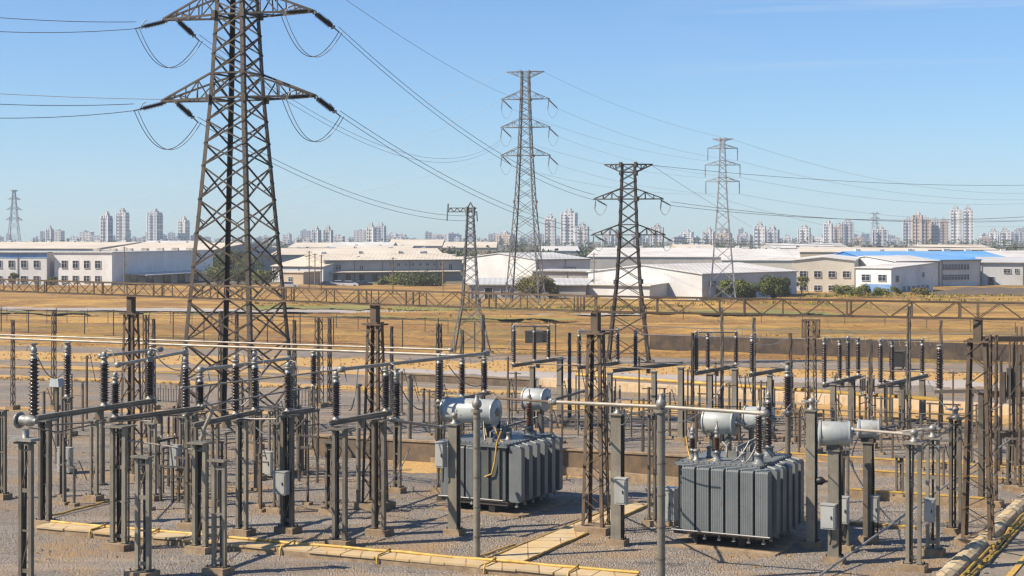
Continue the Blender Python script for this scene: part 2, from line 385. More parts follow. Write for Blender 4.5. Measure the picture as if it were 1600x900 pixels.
struct(MB().add([(-2500,20,0),(2500,20,0),(2500,3100,0),(-2500,3100,0)], [(0,1,2,3)]).build('ground', M['plain']))
# dry field, gently uneven
m = MB(); nx, ny = 150, 130
for j in range(ny+1):
    for i in range(nx+1):
        x = -300 + 2200*i/nx; y = 444 + (540 + 30*x/1600 - 444)*(j/ny)
        p = G(x, y)
        e = min(1, j/6, ((ny-j)/16)**1.3)
        q = Vector((p.x*.8+p.y*.25, p.y-p.x*.25, 0))
        h = noise.noise(Vector((q.x*.02, q.y*.09, 1)))*.55 + noise.noise(Vector((q.x*.07, q.y*.35, 5)))*.28 + noise.noise(Vector((q.x*.3, q.y*.8, 9)))*.12
        m.v.append(p + Z*(.008 + e*max(0, .35 + h)))
for j in range(ny):
    for i in range(nx):
        a = j*(nx+1)+i; m.f.append([a+nx+1, a+nx+2, a+1, a]); m.sm.append(True); m.mi.append(0)
struct(m.build('dry_field', M['field']))
strip('gravel_yard', M['gravel'], 536, 566, 980, 980, .012, rag=.3)
strip('dry_verge', M['gold'], 549, 583, 562, 598, .016)
strip('dry_strip', M['gold'], 586, 634, 592, 641, .016, -250, 830)
strip('dry_strip', M['gold'], 571, 598, 576, 603, .02, -250, 620)
strip('dry_strip', M['gold'], 636, 664, 641, 669, .016, -250, 420)
strip('dry_strip', M['gold'], 604, 640, 624, 662, .016, 830, 1850)
strip('dry_strip', M['gold'], 690, 722, 697, 728, .016, 1180, 1850)
strip('pale_track', M['road'], 484, 499, 489, 503, .5, -250, 1000, 1)
strip('green_verge', M['green'], 477, 497, 482, 503, .62, 380, 1320, rag=3)
strip('green_verge', M['green'], 461, 467, 466, 471, .03, 1200, 1850, rag=3)
strip('green_verge', M['green'], 492, 512, 494, 514, .55, -100, 900, rag=4)
strip('track', M['road'], 557, 592, 570, 607, .014, 500, 1850)
def wpatch(name, mat, pts, z): return patch(name, mat, pts, z)
# worn asphalt apron in the right corner and the slab path between the transformers
wpatch('asphalt_apron', M['asphalt'], [(1488,930),(1900,930),(1900,680),(1672,770),(1600,806)], .02)

# ------------------------------------------------------------------ scattered ground growth
def tufts(name, mat, pts, hmin, hmax, w, blades=5, seed=1):
    rnd = random.Random(seed); m = MB()
    for p in pts:
        for b in range(blades):
            a = rnd.uniform(0, 6.28); h = rnd.uniform(hmin, hmax); r = w*rnd.uniform(.4,1)
            c = p + Vector((rnd.uniform(-1,1)*w, rnd.uniform(-1,1)*w, 0)); t = Vector((math.cos(a), math.sin(a), 0))*r
            lean = Vector((rnd.uniform(-.4,.4), rnd.uniform(-.4,.4), 0))*h
            m.add([c - t*.5, c + t*.5, c + t*.35 + lean + Z*h*.8, c - t*.25 + lean + Z*h], [(0,1,2,3)])
    return tag(m.build(name, mat), kind='stuff')
rnd = random.Random(3)
def scatter(n, fn, keep=None):
    out = []
    for _ in range(n):
        x, y = fn(); p = G(x, y)
        if keep and noise.noise(Vector((p.x*.03, p.y*.05, keep))) < .02: continue
        out.append(p)
    return out
tufts('dry_grass', M['straw'], scatter(22000, lambda: (rnd.uniform(-60,1660), 470+rnd.random()*76), 2.5) , .08, .3, .1, 5, 2)
tufts('green_weeds', M['weed'], scatter(3200, lambda: (rnd.uniform(380,1300), 482+rnd.gauss(0,4)+ (rnd.random()*8)), 7.7) + scatter(700, lambda: (rnd.uniform(1250,1660), 468+rnd.gauss(0,3))), .25, .8, .32, 6, 4)
def edge_pts(x0, y0, x1, y1, n, jit=2.):
    return [G(x0+(x1-x0)*t, y0+(y1-y0)*t + rnd.gauss(0,jit)) for t in [rnd.random() for _ in range(n)]]
tufts('verge_grass', M['straw'], edge_pts(0,556,1600,590,700,4) + edge_pts(0,592,800,617,400,1) + edge_pts(0,536,1600,566,500,2) , .05, .2, .08, 6, 6)
yw = [G(rnd.uniform(0,1600), rnd.uniform(600,890)) for _ in range(150)]
yw = [p + Vector((rnd.gauss(0,.7), rnd.gauss(0,.7), 0)) for p in yw for _ in range(5)]
yw = yw[::3]
tufts('yard_weeds', M['straw'], yw, .03, .1, .07, 6, 8)

# loose stones on the gravel, larger than the rest
m = MB(); rs = random.Random(12)
for _ in range(5200):
    p = G(rs.uniform(-30,1640), 700 + 200*rs.random()**.7); s = rs.uniform(.02,.055)
    P = [p + Vector((rs.uniform(.6,1.2)*s*math.cos(k*1.57+.4), rs.uniform(.6,1.2)*s*math.sin(k*1.57+.4), .012)) for k in range(4)]
    P += [p + Vector((s*.5*math.cos(k*1.57+.7), s*.5*math.sin(k*1.57+.7), s*rs.uniform(.5,.9)+.012)) for k in range(4)]
    m.hexa(P)
M['stone'] = paint('loose_stones', (.36,.33,.3), (.17,.16,.155), .95, 0, 6, 0, None, 0)
tag(m.build('loose_stones', M['stone']), kind='stuff')

# ------------------------------------------------------------------ trench covers, kerbs, walls
def run(m, a, b, w, h, side=None, z0=0.0):
    "box standing on the ground along a-b, w wide away from the viewer"
    d = (b-a).normalized(); s = side or Vector((-d.y, d.x, 0))
    return m.hexa([a+Z*z0, b+Z*z0, b+s*w+Z*z0, a+s*w+Z*z0, a+Z*(z0+h), b+Z*(z0+h), b+s*w+Z*(z0+h), a+s*w+Z*(z0+h)])
def jog(a, b, n, amp, z, seed=0):
    rr = random.Random(seed); out = []
    for i in range(n+1):
        p = a.lerp(b, i/n); out.append(p + Vector((rr.gauss(0,amp), rr.gauss(0,amp), z + rr.gauss(0,amp))))
    return out
a, b = G(56,833), G(985,918)
d = (b-a).normalized(); s = Vector((-d.y, d.x, 0)); L = (b-a).length
t = thing('cable_trench', 'low concrete cable trench with pale cover slabs across the front of the yard', 'cable trench', a)
run(MB(), a, b, .95, .2).build('side_wall', M['footing'], t)
nsl = 18
for i in range(nsl):
    jz = rs.gauss(0,.012); js = s*rs.gauss(-.03,.025); m = MB(); run(m, a + d*(L*i/nsl+.012+.02*rs.random()) + js + Z*jz, a + d*(L*(i+1)/nsl-.012-.02*rs.random()) + js + Z*(jz+rs.gauss(0,.012)), 1.0, .07 + .012*rs.random(), s, .21)
    m.build('cover_slab', M['slab'], t)
m = MB(); m.tube(jog(a+s*.9, b+s*.9, 22, .012, .33, 2), .055, 8); yp = m
t2 = thing('yellow_conduit', 'long yellow conduit strapped along the far edge of the front cable trench', 'conduit', a)
yp.build('pipe', M['yellow'], t2)
for x, y in ((152,838),(445,866),(595,880),(760,896),(890,908),(235,846)):
    q = a + d*((G(x,y)-a).dot(d)); m = MB()
    m.tube([q - s*.06 + Z*0.02, q - s*.07 + Z*.22, q + s*.0 + Z*.34, q + s*.55 + Z*.345, q + s*.95 + Z*.42, q + s*1.03 + Z*.3, q+s*1.05+Z*.02], .035, 6)
    m.build('strap', M['yellow'], t2)
# paved path
a0, a1, b1, b0 = G(742,884), G(812,884), G(1021,788), G(977,788)
t = thing('slab_path', 'pale slab path leading from the front trench to behind the right transformer', 'path', a0)
for i in range(9):
    t0, t1 = i/9+.002, (i+1)/9-.002; m = MB()
    P = [a0.lerp(b0,t0), a1.lerp(b1,t0), a1.lerp(b1,t1), a0.lerp(b0,t1)]
    m.hexa([p+Z*.01 for p in P] + [p+Z*(.075+.006*rs.random()) for p in P]); m.build('paving_slab', M['slab'], t)
for e0, e1 in ((a0,b0),(a1,b1)):
    m = MB(); m.tube(jog(e0, e1, 14, .015, .09, 4), .04, 6); m.build('yellow_edging', M['yellow'], t)
# short yellow pipes
m = MB(); m.tube(jog(G(72,812), G(175,786), 8, .02, .12, 9), .05, 6); tag(m.build('yellow_pipe', M['yellow']), 'short yellow pipe running back from the left end of the front trench', 'pipe')
m = MB(); m.tube(jog(G(742,874), G(806,852), 6, .01, .06, 9), .03, 6); tag(m.build('yellow_hose', M['yellow']), 'thin yellow hose on the gravel beside the foot of the front steel pole', 'hose')
# right-hand ledge with yellow pipes
a, b = G(1462,925), G(1690,700); d = (b-a).normalized(); s = Vector((d.y,-d.x,0)); L = (b-a).length
t = thing('cable_ledge', 'pale rounded concrete ledge banded with straps along the right edge of the yard', 'ledge', a)
m = MB(); prof = [(-.36,0),(-.34,.24),(-.18,.35),(.08,.38),(.26,.29),(.34,.13),(.36,0)]
nn = 26; P = []
for i in range(nn+1):
    for x, z in prof: P.append(a + d*(L*i/nn) + s*(x+rs.gauss(0,.012)) + Z*(z+rs.gauss(0,.012)*(z>0)))
k = len(prof); m.add(P, [(i*k+j, i*k+j+1, (i+1)*k+j+1, (i+1)*k+j) for i in range(nn) for j in range(k-1)], False)
m.build('ledge_body', M['slab'], t)
for i in range(30):
    q = a + d*(L*(i+.5)/30 + rs.gauss(0,.15)); m = MB()
    sk = d*rs.gauss(0,.18)
    m.tube([q + s*x + Z*(z+.02) + sk*x for x, z in prof], .025, 5); m.build('strap', M['fitting'], t)
t2 = thing('yellow_pipe_run', 'pair of muddy yellow pipes along the right edge of the yard under the pale ledge', 'pipes', a)
for off, zz, r in ((.52,.2,.06),(.68,.12,.055),(.8,.07,.05)):
    m = MB(); m.tube(jog(a+s*off, b+s*off, 30, .03, zz, int(off*100)), r, 8); m.build('pipe', M['yellow_mud'], t2)
for i in range(40):
    q = a + d*(L*(i+.5)/40) + s*(.6+rs.random()*.25) + Z*(.26+rs.random()*.05); m = MB()
    m.box(q, (.14,.1,.08), d, s); m.build('pipe_clamp', M['yellow_mud'], t2)
m = MB(); run(m, a+s*1.75, b+s*1.75, .22, .07, s); tag(m.build('yellow_kerb', M['yellow']), 'low yellow painted kerb edging the worn asphalt in the right corner', 'kerb')
# brown bund wall behind the left transformer
def wall(name, label, cat, x0, y0, x1, y1, h, th, mat, cap=None, yedge=False, z0=0):
    a, b = G(x0,y0), G(x1,y1); t = thing(name, label, cat, a)
    d = (b-a).normalized(); s = Vector((-d.y,d.x,0)); L = (b-a).length
    m = MB(); run(m, Vector((0,0,0)), Vector((L,0,0)), th, h, Vector((0,1,0)), z0)
    # oriented local object so the courses follow the wall
    o = m.build('wall_body', mat); o.parent = t; o.rotation_euler = (0,0,math.atan2(d.y,d.x))
    if cap:
        m = MB(); run(m, a - d*.05 - s*.06, b + d*.05 - s*.06, th+.12, .09, s, h); m.build('coping', cap, t)
    if yedge:
        m = MB(); run(m, a - s*.02 + s*0, b - s*.02, .22, .05, s, h+(.09 if cap else 0)); m.build('yellow_edge', M['yellow'], t)
    return t
wall('bund_wall', 'brown concrete wall behind the left transformer', 'wall', 491, 712, 1085, 748, 1.05, .3, M['wall_brown'], M['footing'])
wall('low_kerb_wall', 'low concrete kerb in front of the brown wall between the two transformers', 'kerb', 868, 742, 1082, 763, .42, .25, M['footing'])
strip('dry_bund_strip', M['gold'], 704, 741, 722, 765, .018, 615, 1082)
wall('retaining_wall', 'dark panelled retaining wall across the dry field on the right', 'wall', 1015, 548, 1900, 577, 1.7, .4, M['panel'])
wall('block_bank', 'pale concrete block bank running behind the transformers', 'wall', 842, 604, 1800, 664, .62, 1.6, M['block'])
KERB = [('kerb_line', 'yellow topped kerb beyond the grey control columns on the right', 1215, 716, 1700, 748, .3),
 ('kerb_line', 'short yellow kerb behind the small low support post on the right', 1345, 741, 1700, 763, .2),
 ('kerb_line', 'yellow edged concrete kerb in front of the small low support post', 1325, 779, 1545, 795, .42),
 ('kerb_line', 'thin yellow kerb just behind the pole with the large pale tank', 1283, 818, 1430, 829, .12),
 ('kerb_line', 'thin yellow kerb across the gravel behind the left transformer tanks', 478, 607, 735, 624, .14),
 ('kerb_line', 'yellow line of kerb crossing the middle gravel behind the left columns', 0, 576, 500, 594, .16),
 ('kerb_line', 'low yellow kerb in front of the pale concrete block bank', 985, 634, 1700, 676, .2)]
for nm, lb, x0, y0, x1, y1, h in KERB: wall(nm, lb, 'kerb', x0, y0, x1, y1, h, .3, M['footing'], None, True)
# low brown wall with dry top, middle left
wall('low_wall', 'low brown wall with dry grass along its top behind the left columns', 'wall', 600, 594, 835, 606, .6, .35, M['wall_brown'], M['footing'])
# dark soil bank by the far right buildings
m = MB(); P = []
for i in range(41):
    x = 1440 + 460*i/40; c = G(x, 461+ (x-1440)*.008); hh = 1.5*min(1, i/6)+.25*noise.noise(Vector((i*.5,0,2)))
    P += [c + Vector((0,-9,0)), c + Vector((0,-3,hh*.8)), c + Vector((0,3,hh)), c + Vector((0,14,0))]
m.add(P, [(i*4+j, (i+1)*4+j, (i+1)*4+j+1, i*4+j+1) for i in range(40) for j in range(3)], True)
struct(m.build('soil_bank', M['berm']))
# ------------------------------------------------------------------ lattice pylons
def lerp(a, b, t): return a + (b-a)*t
class Pylon:
    def __init__(s, name, label, c, rot, levels, arms, leg, brace, mat, panel=.55, group=None, insul='strain', insn=1, mins=None, footing=True):
        """levels: [(z, half width)], arms: [(z, rise, half length, kind)]"""
        s.c = Vector(c); s.rx = Vector((math.cos(rot), math.sin(rot), 0)); s.ry = Vector((-math.sin(rot), math.cos(rot), 0)); s.levels = levels
        t = s.t = thing(name, label, 'pylon', c, group); s.tips = {}
        cs = ((-1,-1),(1,-1),(1,1),(-1,1))
        for i, j in cs:
            m = MB()
            for (z0, w0), (z1, w1) in zip(levels, levels[1:]):
                m.angle(s.pt(i*w0, j*w0, z0), s.pt(i*w1, j*w1, z1), leg, leg*.16, -s.rx*i, -s.ry*j)
                m.bar(s.pt(i*(w1+.01), j*(w1+.01), z1-.25), s.pt(i*(w1+.01), j*(w1+.01), z1+.2), leg*1.15)
            o = m.build('leg', mat, t)
            if footing:
                q = s.pt(i*levels[0][1], j*levels[0][1], 0); mm = MB(); mm.box(q+Z*.15, (leg*3.2, leg*3.2, .35), s.rx, s.ry); mm.build('footing', M['footing'], t)
        nodes_ = [levels[0][0]+.3]; zt = levels[-1][0]
        stops = sorted({round(a[0],3) for a in arms if a[0] < zt} | {round(a[0]+a[1],3) for a in arms if a[0]+a[1] < zt} | {zt})
        z = nodes_[0]
        for st in stops:
            while z < st - .01:
                step = s.w(z)*2*panel; n = max(1, round((st-z)/step))
                z = z + (st-z)/n; nodes_.append(z)
        for k in range(4):
            m = MB(); (i0,j0), (i1,j1) = cs[k], cs[(k+1)%4]
            for z0, z1 in zip(nodes_, nodes_[1:]):
                w0, w1 = s.w(z0), s.w(z1)
                a0, b0, a1, b1 = s.pt(i0*w0,j0*w0,z0), s.pt(i1*w0,j1*w0,z0), s.pt(i0*w1,j0*w1,z1), s.pt(i1*w1,j1*w1,z1)
                m.bar(a0, b1, brace); m.bar(b0, a1, brace*.97)
                if (z1-z0) > 1.6 and brace > .05:
                    cc = (a0+b1+b0+a1)/4
                    m.bar((a0+a1)/2, (a0+cc)/2*1.0+ (a0+cc)*0, brace*.6); m.bar((b0+b1)/2, (b0+cc)/2, brace*.6)
            for zz in stops:
                ww = s.w(zz); m.bar(s.pt(i0*ww,j0*ww,zz), s.pt(i1*ww,j1*ww,zz), brace*1.2)
            m.build('bracing', mat, t)
        for n, (z, rise, L, kind) in enumerate(arms):
            for sd in (-1, 1): s.arm(n, z, rise, L, sd, brace, mat, kind)
    def w(s, z):
        for (z0, w0), (z1, w1) in zip(s.levels, s.levels[1:]):
            if z <= z1 + 1e-6: return lerp(w0, w1, max(0,(z-z0)/(z1-z0)))
        return s.levels[-1][1]
    def pt(s, x, y, z): return s.c + s.rx*x + s.ry*y + Z*z
    def arm(s, n, z, rise, L, sd, br, mat, kind):
        m = MB(); w0 = s.w(z); w1 = s.w(z+abs(rise)) if rise > 0 else s.w(z-abs(rise))
        zr = z + rise
        for j in (-1, 1):
            tip = s.pt(sd*L, j*.12, z)
            m.bar(s.pt(sd*w0, j*w0, z), tip, br*1.35); m.bar(s.pt(sd*w1, j*w1, zr), tip + Z*(.06 if rise > 0 else -.06), br*1.25)
            k = max(3, int((L-w0)/.9))
            for q in range(k):
                f0, f1 = q/k, (q+1)/k
                lo = lambda f: s.pt(lerp(sd*w0, sd*L, f), lerp(j*w0, j*.12, f), z)
                hi = lambda f: s.pt(lerp(sd*w1, sd*L, f), lerp(j*w1, j*.12, f), lerp(zr, z, f))
                if q: m.bar(lo(f0), hi(f0), br*.7)
                m.bar(lo(f1), hi(f0), br*.7) if q % 2 else m.bar(lo(f0), hi(f1), br*.7)
        k = max(2, int((L-w0)/1.3))
        for q in range(k):
            f0, f1 = q/k, (q+1)/k
            m.bar(s.pt(lerp(sd*w0,sd*L,f0), lerp(-w0,-.12,f0), z), s.pt(lerp(sd*w0,sd*L,f1), lerp(w0,.12,f1), z), br*.7)
        m.bar(s.pt(sd*(L-.25), 0, z), s.pt(sd*(L+.12), 0, z), br*2.6, br*1.6)
        m.build('cross_arm', mat, s.t)
        s.tips[(n, sd)] = s.pt(sd*L, 0, z-.08)

def insulator_string(parent, a, dirn, length, rad, twin=.0, mat='porcelain', disc=14, name='insulator_string'):
    "row of discs from a along dirn; twin = gap of a double string; returns the far ends"
    dirn = dirn.normalized(); sidev = dirn.cross(Z).normalized(); ends = []
    offs = (-twin/2, twin/2) if twin else (0,)
    for o in offs:
        p0 = a + sidev*o; m = MB(); prof = [(.03, 0), (.04,.1)]
        lo = .14; pitch = (length-.28)/disc
        for i in range(disc):
            z = lo + i*pitch; prof += [(rad*.42, z), (rad, z+pitch*.35), (rad*.95, z+pitch*.5), (rad*.42, z+pitch*.62)]
        prof += [(.045, length-.12), (.03, length)]
        m.lathe(prof, p0, 10, dirn, False); m.build(name, M[mat], parent)
        ends.append(p0 + dirn*length)
    if twin:
        m = MB(); m.bar(a + sidev*(-twin*.7), a + sidev*twin*.7, .09, .16); e = a + dirn*length
        m.bar(e + sidev*(-twin*.75), e + sidev*twin*.75, .09, .16); m.bar(e, e + dirn*.45, .07)
        m.tube([e + sidev*(-twin*.6), e + sidev*(-twin*.6) + Z*.28 - dirn*.1, e - dirn*.3 + sidev*(-twin*.6) + Z*.33], .035, 6)
        m.build('yoke_plate', M['fitting'], parent)
    return ends
def sagline(a, b, sag, n=24): 
    return [a.lerp(b, i/n) - Z*(4*sag*(i/n)*(1-i/n)) for i in range(n+1)]
def wire(label, a, b, sag, r=.022, mat='wire', group=None, n=28, name='overhead_wire', cat='wire'):
    m = MB(); m.tube(sagline(Vector(a), Vector(b), sag, n), r, 5, False)
    return tag(m.build(name, M[mat]), label, cat, group)

# the big tension pylon on the left
c1 = Vector(((371-800)/F*97.2, 97.2, 0))
big = Pylon('lattice_pylon', 'tall dark brown lattice pylon towering over the left of the yard', c1, R(-21.5),
  [(0,2.72),(20.3,1.24),(25.4,.99),(31.0,.72)], [(20.3,1.5,5.3,'t'),(25.35,1.6,5.2,'t'),(30.6,-.7,3.0,'e')], .25, .088, M['steel_pylon'], .52)
# second tower
def far_pylon(name, label, x, ybase, rot, lv, arms, leg, brace, mat, **k):
    d = dist(ybase); sc_ = d/F; z = lambda y: H - (y-HY)*sc_
    return Pylon(name, label, Vector(((x-800)*sc_, d, 0)), rot, [(0, lv[0][1]*sc_)] + [(z(y), w_*sc_) for y, w_ in lv[1:]],
        [(z(y), rise*sc_, L*sc_, 'x') for y, rise, L in arms], leg, brace, mat, **k)
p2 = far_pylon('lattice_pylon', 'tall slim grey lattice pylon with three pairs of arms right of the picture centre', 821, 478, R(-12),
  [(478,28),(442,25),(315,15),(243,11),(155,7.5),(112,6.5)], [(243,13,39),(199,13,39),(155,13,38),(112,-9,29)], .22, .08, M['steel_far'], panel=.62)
p3 = far_pylon('lattice_pylon', 'dark lattice pylon with flat top bar and two pairs of arms in the dry field', 982, 570, R(-8),
  [(570,34),(480,24),(440,19.5),(367,15),(310,13),(270,11.5),(257,11.5)], [(367,16,56),(311,16,53),(257,-12,36)], .19, .07, M['steel_dark'], panel=.6)
p4 = far_pylon('lattice_pylon', 'hazy pale grey lattice pylon beyond the white sheds right of the dark pylon', 1129, 474, R(-6),
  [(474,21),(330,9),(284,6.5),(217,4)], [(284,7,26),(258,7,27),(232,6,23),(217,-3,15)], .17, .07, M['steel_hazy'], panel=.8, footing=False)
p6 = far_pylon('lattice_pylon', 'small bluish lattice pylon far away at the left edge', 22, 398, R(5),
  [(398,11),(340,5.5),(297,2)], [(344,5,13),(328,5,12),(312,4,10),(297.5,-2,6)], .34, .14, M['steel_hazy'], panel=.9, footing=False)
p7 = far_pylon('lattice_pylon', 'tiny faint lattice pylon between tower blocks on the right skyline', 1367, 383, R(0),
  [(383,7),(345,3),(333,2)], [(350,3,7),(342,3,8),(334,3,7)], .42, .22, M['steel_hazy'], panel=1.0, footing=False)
# smaller one-armed tower
d5 = dist(555); s5 = d5/F; z5 = lambda y: H-(y-HY)*s5
c5 = Vector(((735-800)*s5, d5, 0))
p5 = Pylon('lattice_pylon', 'small one sided lattice pylon with a single long arm in the field left of centre', c5, R(-6),
  [(0,30*s5),(z5(470),13*s5),(z5(333),5.5*s5),(z5(326),5*s5)], [], .13, .05, M['steel_far'], panel=.7)
m = MB(); zb, zt = z5(331), z5(325)
for j in (-1, 1):
    m.bar(p5.pt(-36*s5, j*.15, zb), p5.pt(10*s5, j*.15, zb), .09); m.bar(p5.pt(-36*s5, j*.15, zt), p5.pt(10*s5, j*.15, zt), .08)
    for k in range(9): m.bar(p5.pt((-36+k*5)*s5, j*.15, (zb,zt)[k%2]), p5.pt((-31+k*5)*s5, j*.15, (zt,zb)[k%2]), .06)
m.bar(p5.pt(-36*s5,0,zb), p5.pt(-35*s5,0,z5(318)), .12); m.bar(p5.pt(-36*s5,0,zb), p5.pt(-37*s5,0,z5(345)), .1); m.bar(p5.pt(10*s5,0,zb), p5.pt(11*s5,0,z5(346)), .08)
m.build('cross_arm', M['steel_far'], p5.t)
m = MB()
for i, j in ((-1,-1),(1,-1),(1,1),(-1,1)): m.bar(p5.pt(i*5*s5,j*5*s5,z5(326)), p5.pt(0,0,z5(316)), .08)
m.build('peak', M['steel_far'], p5.t)
# crowns of p2 .. suspended hardware
for p, L, r in ((p2, 2.3, .16), (p3, 1.1, .1)):
    for (n, sd), q in list(p.tips.items()):
        if n == (3 if p is p2 else 2): continue
        dr = Vector((.62,-.2,-.62)) if p is p2 else Vector((.8,-.2,-.45))
        e = insulator_string(p.t, q - p.rx*sd*.2, dr, L, r, 0, 'porcelain_brown' if p is p2 else 'porcelain', 9)[0]
        q2 = q + p.rx*(-.1 if sd > 0 else .1); e2 = insulator_string(p.t, q2, Vector((-.1,0,-1)), L*.8, r*.8, 0, 'fitting', 7)[0]
        m = MB(); m.tube([e2.lerp(e, t) - Z*(4*.9*L*.7*t*(1-t)) for t in [i/10 for i in range(11)]], .03, 5, False); m.build('jumper_cable', M['wire_pale'], p.t)
        p.tips[(n, sd, 'w')] = e
for p, L in ((p4, 2.1),):
    for (n, sd), q in list(p.tips.items()):
        if n == 3: continue
        insulator_string(p.t, q, Vector((0,0,-1)), L, .13, 0, 'fitting', 9)
# hardware of the big pylon
bt = {}
for n in (0, 1):
    q = big.tips[(n,-1)]
    e = insulator_string(big.t, q + big.rx*.15, Vector((-.93,-.25,-.27)), 1.55, .16, .42); dl = Vector((-.93,-.25,-.27)).normalized(); bt[(n,'L')] = (q + big.rx*.15 + dl*1.95)
    q2 = q + big.rx*.95; dr = Vector((.62,.3,-.6)).normalized()
    insulator_string(big.t, q2, dr, 1.35, .16, .42); bt[(n,'LR')] = q2 + dr*1.75
    q = big.tips[(n,1)]; dr2 = Vector((.72,.3,-.56)).normalized()
    insulator_string(big.t, q + big.rx*.1, dr2, 1.4, .16, .42); bt[(n,'RR')] = q + big.rx*.1 + dr2*1.8
    dl2 = Vector((-.96,-.2,-.1)).normalized(); q3 = q - big.rx*.15 + big.ry*-.25 + Z*.1
    insulator_string(big.t, q3, dl2, 1.35, .16, .36); bt[(n,'RL')] = q3 + dl2*1.7
    for A_, B_ in (((n,'L'),(n,'LR')), ((n,'RL'),(n,'RR'))):
        a, b = bt[A_], bt[B_]
        for off, ex in ((0,0),(.28,.25)):
            a2 = a + big.rx*off; b2 = b + big.rx*(off*.8+.05) + Z*(-.2*off)
            m = MB(); m.tube([a2.lerp(b2, t) - Z*(4*(2.05)*t*(1-t)*(1-.25*(t-.5))) for t in [i/22 for i in range(23)]], .024, 5, False)
            m.build('jumper_cable', M['wire_pale' if off else 'wire'], big.t)
# diagonal plates and climbing bars
m = MB()
for k in range(40):
    z = 3 + k*.55; w_ = big.w(z); m.bar(big.pt(w_-.02, -w_-.18, z), big.pt(w_-.02, -w_+.02, z), .03)
m.build('climbing_pegs', M['steel_dark'], big.t)

# ------------------------------------------------------------------ overhead wires
gl, gr = 'twin wires leaving the left arms', 'twin wires from the tall dark pylon'
for n, (x, y) in ((0,(-420,141)), (1,(-420,-14))):
    a = bt[(n,'L')]; nm = ('lower','upper')[n]
    for k, dz in enumerate((0,.42)):
        b = at(x, y - 22*k - (6 if n == 0 else 0), 88)
        wire(f"{nm} left arm wire running off the left edge, {'lower' if k == 0 else 'upper'} of its pair", a + Z*dz, b, 1.0 - .3*k, .021, group=gl)
wire('single wire crossing behind the lower left arm to the left edge', at(-420,108,110), at(330,156,101), .5, .02, group=gl)
def pair(a, b, sag, what, sep=.5, r=.022, r2=None):
    for k in (0, 1):
        off = Vector((0, .25, .0))*(k*sep*2) + Z*(k*sep)
        wire(what + (' , upper' if k else ' , lower').replace(' ,', ','), a + off*.6, b + off, sag, r, group=gr)
pair(bt[(1,'RR')], p3.tips[(1,-1)], 1.6, 'upper right arm wire of the tall dark pylon towards the field pylon', .5, .019)
pair(bt[(0,'RR')], p3.tips[(0,-1)], 1.2, 'lower right arm wire of the tall dark pylon towards the field pylon', .5, .019)
pair(bt[(0,'LR')], p5.pt(0,0,z5(345)), 1.6, 'wire from the lower left arm to the small one sided pylon', .5, .019)
pair(bt[(1,'LR')], p2.tips[(1,-1)] - Z*2.6, 5.2, 'wire from the upper left arm to the slim grey pylon', .6, .018)
wire('thin earth wire from above the tall dark pylon down to the slim grey pylon', big.pt(0,0,31.0), p2.pt(-1.2,0,p2.levels[-2][0]), 1.2, .02, group='earth wires')
gf = 'faint far wires'
for i, n in enumerate((3,2,1,0)):
    a = p2.tips[(n,-1)]; tip = p6.tips[(max(0,n-0) if (n,-1) in p6.tips else 0, -1 if i % 2 else 1)]
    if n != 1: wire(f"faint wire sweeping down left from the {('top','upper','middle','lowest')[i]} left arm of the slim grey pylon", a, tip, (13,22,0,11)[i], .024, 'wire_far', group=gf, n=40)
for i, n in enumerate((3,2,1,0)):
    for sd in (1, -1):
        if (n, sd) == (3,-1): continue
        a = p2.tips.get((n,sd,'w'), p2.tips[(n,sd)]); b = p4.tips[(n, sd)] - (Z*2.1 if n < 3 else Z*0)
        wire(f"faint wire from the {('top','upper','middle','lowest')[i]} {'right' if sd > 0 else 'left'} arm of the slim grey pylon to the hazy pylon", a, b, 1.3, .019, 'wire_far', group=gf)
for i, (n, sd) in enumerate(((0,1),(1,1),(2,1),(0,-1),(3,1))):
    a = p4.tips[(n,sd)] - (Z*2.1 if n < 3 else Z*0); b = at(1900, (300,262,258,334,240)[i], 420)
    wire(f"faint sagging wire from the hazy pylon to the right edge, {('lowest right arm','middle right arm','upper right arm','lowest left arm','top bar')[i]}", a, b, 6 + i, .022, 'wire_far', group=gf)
gd = 'wires from the dark field pylon'
for n, y in ((1,298),(0,377)):
    for k in (0,1):
        a = p3.tips[(n,1,'w')] + Z*(.35*k); b = at(1950, y + (14*k if n else 5*k), 150)
        wire(f"{('lower','upper')[n]} arm wire from the dark field pylon running to the right edge, {'upper' if k else 'lower'} of two", a, b, 2.0 if n else .6, .022, group=gd)
wire('thin wire from the flat top of the dark field pylon to the right edge', p3.tips[(2,1)], at(1950,262,230), 2.2, .02, group=gd)
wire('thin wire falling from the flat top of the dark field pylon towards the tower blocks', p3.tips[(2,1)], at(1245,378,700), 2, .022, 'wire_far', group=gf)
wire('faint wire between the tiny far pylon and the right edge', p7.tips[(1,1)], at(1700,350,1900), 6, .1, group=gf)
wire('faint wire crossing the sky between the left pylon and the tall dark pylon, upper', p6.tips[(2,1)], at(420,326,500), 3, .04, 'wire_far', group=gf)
wire('faint wire crossing the sky between the left pylon and the tall dark pylon, lower', p6.tips[(1,1)], at(420,352,500), 3, .04, 'wire_far', group=gf)
